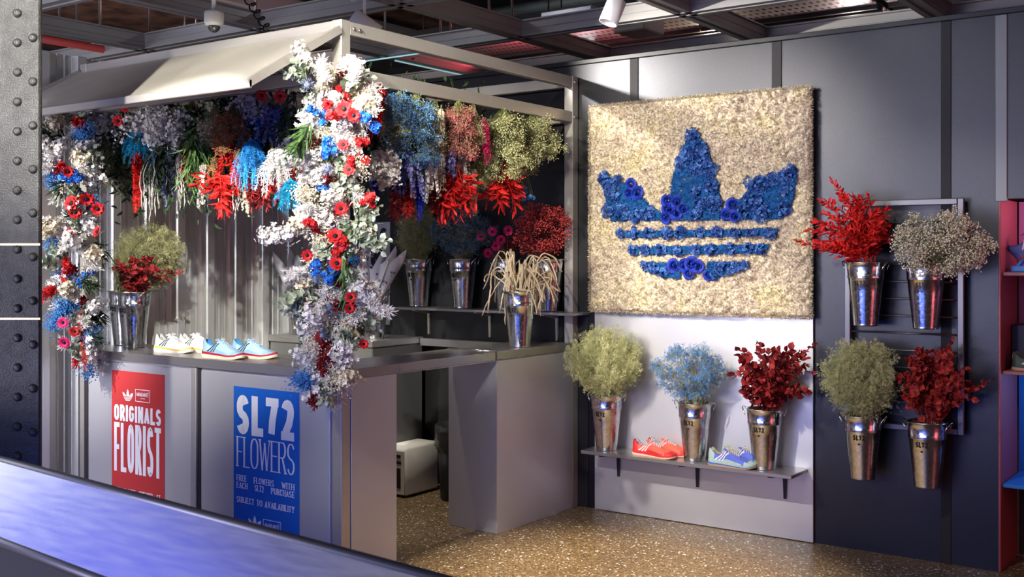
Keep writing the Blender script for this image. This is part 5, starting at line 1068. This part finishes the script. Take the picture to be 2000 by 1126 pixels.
# ------------------------------------------------------------------ the two long garlands on the front posts
def garland(label, line, items, core):
    """line: polyline of (world point, half width); items: list of parts"""
    b = line[0][0]; t = thing('flower_garland', label, 'garland', b)
    return t, b
def g_part(t, b, kind, p, ax, L, wid, m, face=None, R=.04):
    """one spray / bloom of a garland as a part of it"""
    q = np.array(p)-b; Bm = basis(ax); mb = MB()
    if kind in ('anemone', 'gerbera'):
        f = petal_flower(8 if kind == 'anemone' else 16, .42 if kind == 'anemone' else .2, [(R, .3, 0), (R*.8, .6, .4)]); c = MB().lathe([(R*.30*math.cos(a), R*.1+R*.22*math.sin(a)) for a in np.linspace(-.4, 1.57, 7)], 16); Bf = basis(np.array(face))
        o = f.move(Bf, q).build(kind, m, t); c.move(Bf, q).build('flower_centre', P_CENTRE, o, True); return o
    if kind == 'thistle':
        n = 60; d = unit(rng.normal(0, 1, (n, 3))); mb.lathe([(R*.45*math.cos(a), R*.45*math.sin(a)) for a in np.linspace(-1.57, 1.57, 8)], 14, q); mb.scatter(T_NARROW, q+d*R*.4, d, R*.7); return mb.build('thistle', m, t)
    if kind == 'cluster':
        n = int(300*(wid/.05)**2); C_ = np.cumsum(rng.normal(0, wid*.75, (5, 3)), 0); C_ -= C_.mean(0); j_ = rng.integers(0, 5, n); d = unit(rng.normal(0, 1, (n, 3))); X = q+C_[j_]+d*wid*.55*(rng.uniform(.1, 1, n)**.5)[:, None]; mb.segs(np.repeat(q[None], 5, 0), q+C_, .0012, .001); mb.scatter(T_FLO4, X, d, R*1.0*rng.uniform(.6, 1.2, n)); return mb.build('blossom_cluster', m, t)
    tpl, sz, per, dn, sp, nm = {'feather': (T_NARROW, .034, 46, 8, .85, 'feathery_spray'), 'point': (T_POINT, .036, 26, 6, .75, 'ruscus_spray'), 'round': (T_ROUND, .050, 11, 5, .9, 'eucalyptus_spray'), 'wax': (T_FLO5, .0125, 34, 12, .95, 'waxflower_spray'), 'blade': (T_BLADE, .15, 9, 6, .35, 'willow_leaf_spray'), 'plume': (T_NARROW, .026, 150, 3, .9, 'plume'), 'gyp': (T_BALL, .0045, 60, 12, .9, 'gypsophila_spray')}[kind]
    for i in range(dn):
        a = rng.uniform(0, 6.283); w = wid*rng.uniform(.1, 1); e = Bm@np.array([w*math.cos(a), w*math.sin(a), L*rng.uniform(.7, 1.05)]); tt = np.linspace(0, 1, 8)[:, None]; P = q+2*(unit(ax)*L*.35+.2*e)*tt*(1-tt)*.8+e*tt**2
        if kind in ('wax', 'gyp'):
            mb.segs(P[:-1], P[1:], .001, .0008); tq = rng.uniform(.25, 1, per); X, T = along(P, tq); E = X+rng.normal(0, .015 if kind == 'wax' else .02, X.shape); mb.scatter(tpl, E, E-X+rng.normal(0, .006, X.shape), sz*rng.uniform(.75, 1.25, per))
        else: leafy(P, tpl, sz, per, .1, sp, .4, mb)
    return mb.build(nm, m, t)
def fill_garland(t, b, line, n, palette):
    """sprays all along the garland, heads turned out toward the shop"""
    L = np.array([np.append(p, w) for p, w in line])
    for i in range(n):
        f = (i+rng.uniform(0, 1))/n*(len(L)-1); j = int(min(f, len(L)-2)); c = L[j]+(L[j+1]-L[j])*(f-j); o = rng.uniform(-1, 1); p = c[:3]+RT*o*c[3]*.75+FW*rng.uniform(-.07, .05)+UP*rng.uniform(-.03, .03)
        kd, m, Ls, wd = palette[i % len(palette)]; ax = unit(RT*o*.9-FW*rng.uniform(.2, .9)+UP*rng.uniform(-.9, .35)); g_part(t, b, kd, p-ax*Ls*.3, ax, Ls, wd, m, R=.0125)
def dpt(u, v, d, w): return (atD(u, v, d), w/FPX*d)
gl = [dpt(655, 128, 5.06, 40), dpt(668, 190, 5.03, 62), dpt(662, 260, 5.0, 72), dpt(660, 340, 5.0, 72), dpt(655, 420, 5.0, 66), dpt(655, 500, 5.0, 68), dpt(655, 570, 4.99, 72), dpt(655, 640, 4.98, 56), dpt(645, 700, 4.97, 38), dpt(634, 772, 4.97, 22)]
gt, gb = garland('long garland of white, red and blue flowers on the right front post of the kiosk', gl, None, None)
fill_garland(gt, gb, gl, 140, [('feather', P_WHITE, .13, .05), ('wax', P_WHITE, .14, .06), ('wax', P_WHITE, .13, .05), ('point', P_DKRED, .11, .04), ('feather', P_WHITE, .12, .045), ('round', P_EUC, .13, .06), ('wax', P_CREAM, .14, .05), ('cluster', P_BLUE, .05, .034), ('feather', P_WHITE, .14, .05), ('round', P_EUC, .13, .06), ('wax', P_WHITE, .12, .045), ('cluster', P_RED, .05, .034), ('gyp', P_CREAM, .12, .05), ('round', P_EUC, .12, .05), ('feather', P_WHITE, .12, .05)])
for u, v, R in ((672, 213, .042), (690, 225, .036), (671, 283, .033), (682, 332, .032), (666, 407, .034), (655, 462, .042), (668, 478, .034), (600, 498, .03), (658, 515, .040), (685, 580, .030), (682, 602, .028), (645, 685, .026), (710, 672, .026)):
    p = atD(u, v, 4.87+rng.uniform(-.01, .02)); g_part(gt, gb, 'anemone', p, UP, 0, 0, P_RED, TOCAM(p)+rng.normal(0, .35, 3), R)
for kd, m, u, v, ax, L, w in (('cluster', P_BLUE, 712, 232, UP, .06, .042), ('cluster', P_BLUE, 640, 290, UP, .06, .035), ('cluster', P_BLUE, 624, 222, UP, .06, .030), ('cluster', P_BLUE, 620, 525, UP, .06, .040), ('cluster', P_BLUE, 655, 540, UP, .06, .042), ('cluster', P_RED, 655, 218, UP, .06, .042), ('cluster', P_RED, 664, 480, UP, .06, .048), ('cluster', P_DKRED, 640, 670, UP, .06, .040), ('cluster', P_DKRED, 632, 712, UP, .06, .032), ('cluster', P_RED, 700, 300, UP, .06, .036), ('cluster', P_RED, 610, 440, UP, .06, .030), ('cluster', P_DKRED, 650, 590, UP, .06, .038), ('cluster', P_RED, 720, 390, UP, .06, .030), ('round', P_EUC, 600, 575, -RT*.6-UP*.3-FW*.5, .14, .07), ('round', P_EUC, 690, 460, RT-UP*.4-FW*.4, .16, .05), ('blade', P_GREEN, 676, 440, -UP-FW*.1, .30, .03), ('blade', P_GREEN, 610, 235, -UP*.8-RT*.4-FW*.4, .18, .05),
    ('wax', P_WHITE, 585, 455, -RT-UP*.1-FW*.3, .17, .035), ('wax', P_WHITE, 590, 310, -RT-FW*.3, .12, .035), ('feather', P_WHITE, 715, 590, RT*.8-UP*.4-FW*.3, .16, .05), ('feather', P_WHITE, 640, 165, UP-RT*.2-FW*.3, .12, .05), ('feather', P_WHITE, 690, 165, UP-FW*.3+RT*.2, .10, .05), ('point', P_DKRED, 636, 655, -UP-FW*.4, .14, .04), ('point', P_RED, 640, 690, -UP-FW*.3, .12, .035), ('round', P_EUC, 640, 730, -UP-FW*.2, .13, .04), ('feather', P_WHITE, 640, 705, -UP-FW*.5, .10, .04), ('gyp', P_SKY, 610, 735, -UP*.4-RT, .08, .02), ('round', P_EUC, 605, 150, -RT*.6+UP*.4-FW*.4, .12, .05), ('wax', P_WHITE, 600, 130, UP*.7-RT*.4, .10, .02), ('round', P_EUC, 660, 655, -UP*.3+RT-FW*.3, .10, .04)):
    g_part(gt, gb, kd, atD(u, v, 4.9), np.array(ax), L, w, m, R=.012)
for u, v in ((640, 330), (645, 600), (630, 655), (618, 545), (600, 165)): g_part(gt, gb, 'thistle', atD(u, v, 4.87), UP, 0, 0, P_THIST, R=.034)
ll = [dpt(128, 215, 6.2, 20), dpt(140, 290, 6.14, 45), dpt(150, 370, 6.12, 48), dpt(150, 440, 6.1, 46), dpt(152, 510, 6.1, 42), dpt(155, 580, 6.1, 36), dpt(158, 650, 6.1, 26), dpt(166, 712, 6.1, 14)]
gt, gb = garland('long garland of mixed flowers on the left front post by the corrugated wall', ll, None, None)
fill_garland(gt, gb, ll, 70, [('wax', P_WHITE, .12, .06), ('feather', P_WHITE, .12, .05), ('round', P_EUC, .11, .05), ('wax', P_CREAM, .12, .05), ('point', P_RED, .10, .04), ('feather', P_WHITE, .12, .05), ('gyp', P_SKY, .12, .05), ('wax', P_WHITE, .1, .05), ('blade', P_DKGREEN, .14, .03)])
for u, v, R, m, kd in ((170, 387, .050, P_RED, 'anemone'), (191, 408, .042, P_RED, 'anemone'), (141, 397, .050, P_RED, 'anemone'), (147, 415, .042, P_RED, 'anemone'), (133, 335, .035, P_RED, 'anemone'), (190, 452, .035, P_RED, 'anemone'), (123, 630, .035, P_FUCH, 'gerbera'), (126, 668, .038, P_FUCH, 'gerbera'), (145, 648, .034, P_RED, 'anemone')):
    p = atD(u, v, 5.98); g_part(gt, gb, kd, p, UP, 0, 0, m, TOCAM(p)+rng.normal(0, .35, 3), R)
for kd, m, u, v, ax, L, w in (('cluster', P_BLUE, 140, 345, UP, .06, .05), ('cluster', P_BLUE, 155, 405, UP, .06, .04), ('cluster', P_BLUE, 165, 545, UP, .06, .036), ('wax', P_WHITE, 110, 290, -RT+UP*.4-FW*.3, .16, .04), ('feather', P_WHITE, 110, 325, -RT-UP*.2-FW*.3, .14, .05), ('feather', P_WHITE, 108, 430, -RT-UP*.2-FW*.3, .14, .05), ('plume', P_BRIGHT, 132, 495, -UP-RT*.1-FW*.1, .22, .02), ('point', P_RED, 115, 560, -RT*.7-UP*.4-FW*.3, .14, .04), ('plume', P_BRIGHT, 158, 600, -UP+RT*.15-FW*.2, .34, .02), ('feather', P_WHITE, 176, 620, -UP+RT*.1-FW*.1, .20, .03), ('feather', P_WHITE, 164, 690, -UP-FW*.1, .10, .03), ('gyp', P_SKY, 130, 590, -RT*.5-UP-FW*.2, .18, .05), ('round', P_EUC, 118, 512, -RT-FW*.2, .12, .02), ('feather', P_WHITE, 145, 470, -RT*.3-UP*.4-FW*.6, .12, .06), ('plume', P_WHITE, 176, 640, -UP+RT*.1, .26, .02)):
    g_part(gt, gb, kd, atD(u, v, 6.05), np.array(ax), L, w, m, R=.012)
# ------------------------------------------------------------------ trainers
def smooth_interp(xs, ys, x): 
    xs, ys = np.array(xs), np.array(ys); return np.interp(x, xs, ys)
def shoe_mats(p):
    return {k_: mat('shoe %s %s' % (p['n'], k_), c, .6, 0, .06, 60) for k_, c in p.items() if k_ != 'n'}
def make_shoe(p, retro):
    """one trainer, heel at the origin, toe along +x; retro = low slim sole"""
    M = shoe_mats(p); t = empty('trainer'); L = .285; n = 46; S_ = np.linspace(0, 1, n)
    e = np.interp(S_, [0, .012, .04, .09, .3, .45, .70, .82, .90, .95, .985, 1], [.004, .016, .025, .031, .029, .032, .043, .041, .034, .026, .013, .003])
    cl = np.interp(S_, [0, .4, .7, 1], [0, .0, -.003, -.008])
    sh = .024 if not retro else .019; th = np.interp(S_, [0, .1, .45, .75, .9, 1], [sh+.012, sh+.010, sh+.002, sh*.9, sh*1.0, sh*1.25])
    toe = np.interp(S_, [0, .08, .75, .9, 1], [.004, 0, 0, .003, .012])
    # sole: welt ring stacked in layers
    def slab(z0, z1, grow, rib=0):
        V = []; m = 2*n
        xs = np.concatenate([S_*L, S_[::-1]*L]); ys = np.concatenate([cl-(e+grow), (cl+(e+grow))[::-1]]); zz0 = np.concatenate([z0, z0[::-1]]); zz1 = np.concatenate([z1, z1[::-1]])
        c = np.array([.5*L, 0]); xs2 = c[0]+(xs-c[0])*(1+grow/.1425)
        V = [(a, b_, z) for a, b_, z in zip(xs2, ys, zz0)]+[(a, b_, z) for a, b_, z in zip(xs2, ys, zz1)]
        F = [(i, (i+1) % m, m+(i+1) % m, m+i) for i in range(m)]
        F += [(m+i, m+i+1, m+m-2-i, m+m-1-i) for i in range(n-1)]+[(i+1, i, m-1-i, m-2-i) for i in range(n-1)]
        return MB().add(V, F)
    osz = .005; slab(toe, toe+osz, .0035 if retro else .003).build('outsole', M['out'], t)
    slab(toe+osz+.0002, toe*.6+th*(.62 if not retro else .5), .0045 if not retro else .002).build('midsole', M['mid'], t)
    slab(toe*.6+th*(.62 if not retro else .5)+.0002, toe*.5+th, .003 if not retro else .0005).build('midsole_stripe', M['line'], t)
    if not retro:   # rubber toe bumper
        i0 = int(n*.70)
    # upper
    top = np.interp(S_, [0, .03, .07, .14, .22, .30, .37, .41, .50, .62, .74, .85, .94, .985, 1], [.082, .098, .100, .078, .066, .066, .080, .090, .083, .068, .054, .046, .038, .030, .022])
    if retro: top = top*.93
    wt = np.interp(S_, [0, .05, .2, .38, .6, .8, 1], [.45, .55, .62, .60, .60, .72, .8]); m = 15; V = []; al = np.linspace(-1, 1, m)
    opn = (S_ > .035) & (S_ < .385)
    for i in range(n):
        zb = th[i]*.75+toe[i]*.5
        for a in al:
            h = 1-abs(a)**2.2 if not opn[i] else None
            if opn[i]:
                if abs(a) >= .42: f = (1-abs(a))/.58; y = e[i]*(1-(1-wt[i])*f**1.3)*np.sign(a); z = zb+(top[i]-zb)*f**.85
                else: y = e[i]*wt[i]*.84*(a/.42); z = zb+.004+(top[i]-zb-.004)*(.10+.85*(abs(a)/.42)**4)
            else:
                y = e[i]*np.sign(a)*abs(a)**(.62); z = zb+(top[i]-zb)*max(0, h)**.8
            V.append((S_[i]*L, cl[i]+y, z))
    F = []; mi = []
    for i in range(n-1):
        for j in range(m-1):
            F.append((i*m+j, (i+1)*m+j, (i+1)*m+j+1, i*m+j+1)); a = abs((al[j]+al[j+1])/2); s = (S_[i]+S_[i+1])/2
            k_ = 0
            if (opn[i] or opn[i+1]) and a < .42: k_ = 2
            elif s > .80-.16*max(0, (a-.3))*0 and (s > .86 or a > .55+.0*s) and s > .70: k_ = 1
            elif s < .16 and a > .35: k_ = 1
            elif a > .86 and s < .75: k_ = 1
            mi.append(k_)
    up = MB(); F = np.array(F); mi = np.array(mi); up.v = [np.array(V)]; up.n = len(V); up.f = [F]; up.m = [mi]
    V = np.array(V).reshape(n, m, 3)
    up.build('upper', [M['up'], M['over'], M['lin']], t, True)
    # three stripes on both sides, lying on the upper
    def surf(s, a):
        x = s*(n-1); i = int(min(x, n-2)); f = x-i; g = (a+1)/2*(m-1); j = int(min(g, m-2)); h = g-j
        return (V[i, j]*(1-f)+V[i+1, j]*f)*(1-h)+(V[i, j+1]*(1-f)+V[i+1, j+1]*f)*h
    for sg in (-1, 1):
        for q in range(3):
            s0 = .17+.072*q; mb = MB(); P = []; k_ = 8
            for i in range(k_+1):
                f = i/k_; s = s0+.13*f; a = sg*(.90-.46*f)
                for ds in (0, .034): 
                    v = surf(s+ds, a); P.append(v+np.array([0, sg*.0016, .0012]))
            mb.add(P, [(2*i, 2*i+1, 2*i+3, 2*i+2) for i in range(k_)]).build('side_stripe', M['stripe'], t)
    # tongue, laces, heel tab
    tg = MB(); P = []
    for i in range(6):
        f = i/5; s = .50-.17*f; z = float(np.interp(s, S_, top))+.003+.012*f*f*(1 if not retro else .8); w = .014+.006*f
        if f > .6: z = top[int(.41*n)]*1.0+.004+.008*(f-.6)/.4
        for b_ in (-1, 0, 1): P.append((s*L, b_*w+float(np.interp(s, S_, cl)), z-abs(b_)*.004))
    tg.add(P, [(3*i+j, 3*i+j+1, 3*i+j+4, 3*i+j+3) for i in range(5) for j in range(2)]).build('tongue', M['up'], t, True)
    lc = MB()
    for q in range(6):
        s = .425+.042*q; w = .019-.0008*q; z = float(np.interp(s, S_, top)); y0 = float(np.interp(s, S_, cl))
        for dz, dx in ((0, .010), (.0015, -.010)):
            lc.tube([(s*L-dx, y0-w, z-.008), (s*L-dx*.5, y0-w*.5, z+.003+dz), (s*L+dx*.5, y0+w*.5, z+.003+dz), (s*L+dx, y0+w, z-.008)], .0022, 6)
    z = float(np.interp(.42, S_, top))+.006
    for sg in (-1, 1): lc.tube([(.42*L, 0, z), (.40*L, sg*.014, z+.010), (.45*L, sg*.024, z+.002), (.47*L, sg*.012, z+.002), (.43*L, 0, z+.001)], .0019, 6)
    lc.build('laces', M['lace'], t, True)
    ht = MB(); P = []
    for i in range(5):
        f = i/4; zz = th[0]+(top[1]-th[0])*(.45+.55*f)
        for b_ in (-1, -.5, 0, .5, 1): P.append((-.0016+.006*b_*b_+(.006*f), b_*.016, zz))
    ht.add(P, [(5*i+j, 5*i+j+1, 5*i+j+6, 5*i+j+5) for i in range(4) for j in range(4)]).build('heel_tab', M['tab'], t, True)
    return t
def place_pair(p, retro, spots_, labels):
    first = make_shoe(p, retro)
    for i, ((x, y, z), rz) in enumerate(spots_):
        o = first if i == 0 else copy_tree(first); o.location = (x, y, z); o.rotation_euler = (0, 0, rz); tag(o, labels[i], 'shoe')
        if i: o.scale = (1, -1, 1)
WH = (.80, .79, .76)
def ray_pair(u0, v0, u1, v1, z):
    a, b_ = onZ(u0, v0, z), onZ(u1, v1, z); return a, math.atan2(b_[1]-a[1], b_[0]-a[0])
a = onZ(331, 683, CT); a[1] = min(a[1], .17)
place_pair(dict(n='white', up=WH, over=(.76, .75, .73), lin=(.5, .48, .46), stripe=(.01, .035, .03), mid=(.82, .81, .78), line=(.72, .48, .10), out=(.78, .76, .72), lace=WH, tab=(.02, .03, .03)), False,
           [((-1.565, .135, CT), .06), ((-1.475, .225, CT), .10)], ['white trainer with dark green stripes on the front worktop, the nearer of its pair', 'white trainer with dark green stripes on the front worktop, the farther of its pair'])
place_pair(dict(n='sky', up=(.42, .62, .80), over=(.30, .50, .74), lin=(.06, .28, .58), stripe=(.008, .04, .06), mid=(.78, .68, .52), line=(.42, .01, .03), out=(.76, .66, .50), lace=(.50, .68, .82), tab=(.02, .04, .12)), False,
           [((-1.06, .06, CT), .08), ((-.945, .155, CT), .12)], ['pale blue trainer with dark stripes on the front worktop, the nearer of its pair', 'pale blue trainer with dark stripes on the front worktop, the farther of its pair'])
place_pair(dict(n='red', up=(.80, .10, .055), over=(.58, .01, .012), lin=(.42, .34, .46), stripe=(.72, .62, .66), mid=(.70, .52, .56), line=(.62, .02, .02), out=(.52, .30, .10), lace=(.72, .65, .66), tab=(.55, .01, .012)), True,
           [((.488, 1.895, .40), -.04), ((.535, 1.985, .40), -.02)], ['red trainer with pale stripes on the low shelf, the nearer of its pair', 'red trainer with pale stripes on the low shelf, the farther of its pair'])
place_pair(dict(n='blue', up=(.08, .12, .56), over=(.36, .48, .44), lin=(.46, .42, .30), stripe=(.78, .74, .72), mid=(.05, .12, .50), line=(.36, .48, .44), out=(.48, .28, .10), lace=(.78, .70, .55), tab=(.36, .48, .44)), True,
           [((.972, 1.885, .40), -.04), ((1.02, 1.975, .40), -.02)], ['blue and sage green trainer on the low shelf, the nearer of its pair', 'blue and sage green trainer on the low shelf, the farther of its pair'])
# trainers in the alcove
pb = dict(n='navy', up=(.05, .09, .35), over=(.04, .06, .25), lin=(.3, .2, .25), stripe=(.75, .62, .68), mid=(.25, .05, .07), line=(.05, .09, .35), out=(.25, .04, .05), lace=(.6, .5, .6), tab=(.2, .02, .03))
s = make_shoe(pb, True); s.location = (2.50, KW+.13, 1.52); s.rotation_euler = (0, -.75, .15); tag(s, 'blue trainer tilted nose up on its stand on the upper alcove shelf', 'shoe')
s2 = thing('shoe_stand', 'blue angled stand under the tilted trainer on the upper alcove shelf', 'stand', (2.47, KW+.08, 1.4705)); B((0, 0, 0), (.28, .13, .03), 'stand_base', M_blu, s2)
MB().add([(.02, .03, .031), (.035, .03, .031), (.10, .03, .13), (.085, .03, .13), (.02, .10, .031), (.035, .10, .031), (.10, .10, .13), (.085, .10, .13)], [(0, 1, 2, 3), (7, 6, 5, 4), (0, 4, 5, 1), (1, 5, 6, 2), (2, 6, 7, 3), (3, 7, 4, 0)]).build('stand_prop', M_blu, s2)
pg = dict(n='green', up=(.02, .05, .03), over=(.02, .04, .03), lin=(.2, .1, .1), stripe=(.75, .42, .45), mid=(.5, .22, .2), line=(.02, .05, .03), out=(.4, .2, .1), lace=(.6, .35, .38), tab=(.5, .2, .2))
place_pair(pg, True, [((2.475, KW+.10, .986), -.05)], ['dark green trainer with pink lit stripes on the lower alcove shelf'])
pk = dict(n='rose', up=(.62, .30, .34), over=(.5, .2, .25), lin=(.2, .1, .15), stripe=(.1, .1, .3), mid=(.6, .35, .38), line=(.5, .2, .25), out=(.4, .2, .1), lace=(.75, .5, .5), tab=(.5, .2, .2))
place_pair(pk, True, [((2.57, KW+.21, .986), -.9)], ['rose pink trainer standing behind the dark green one on the lower alcove shelf'])
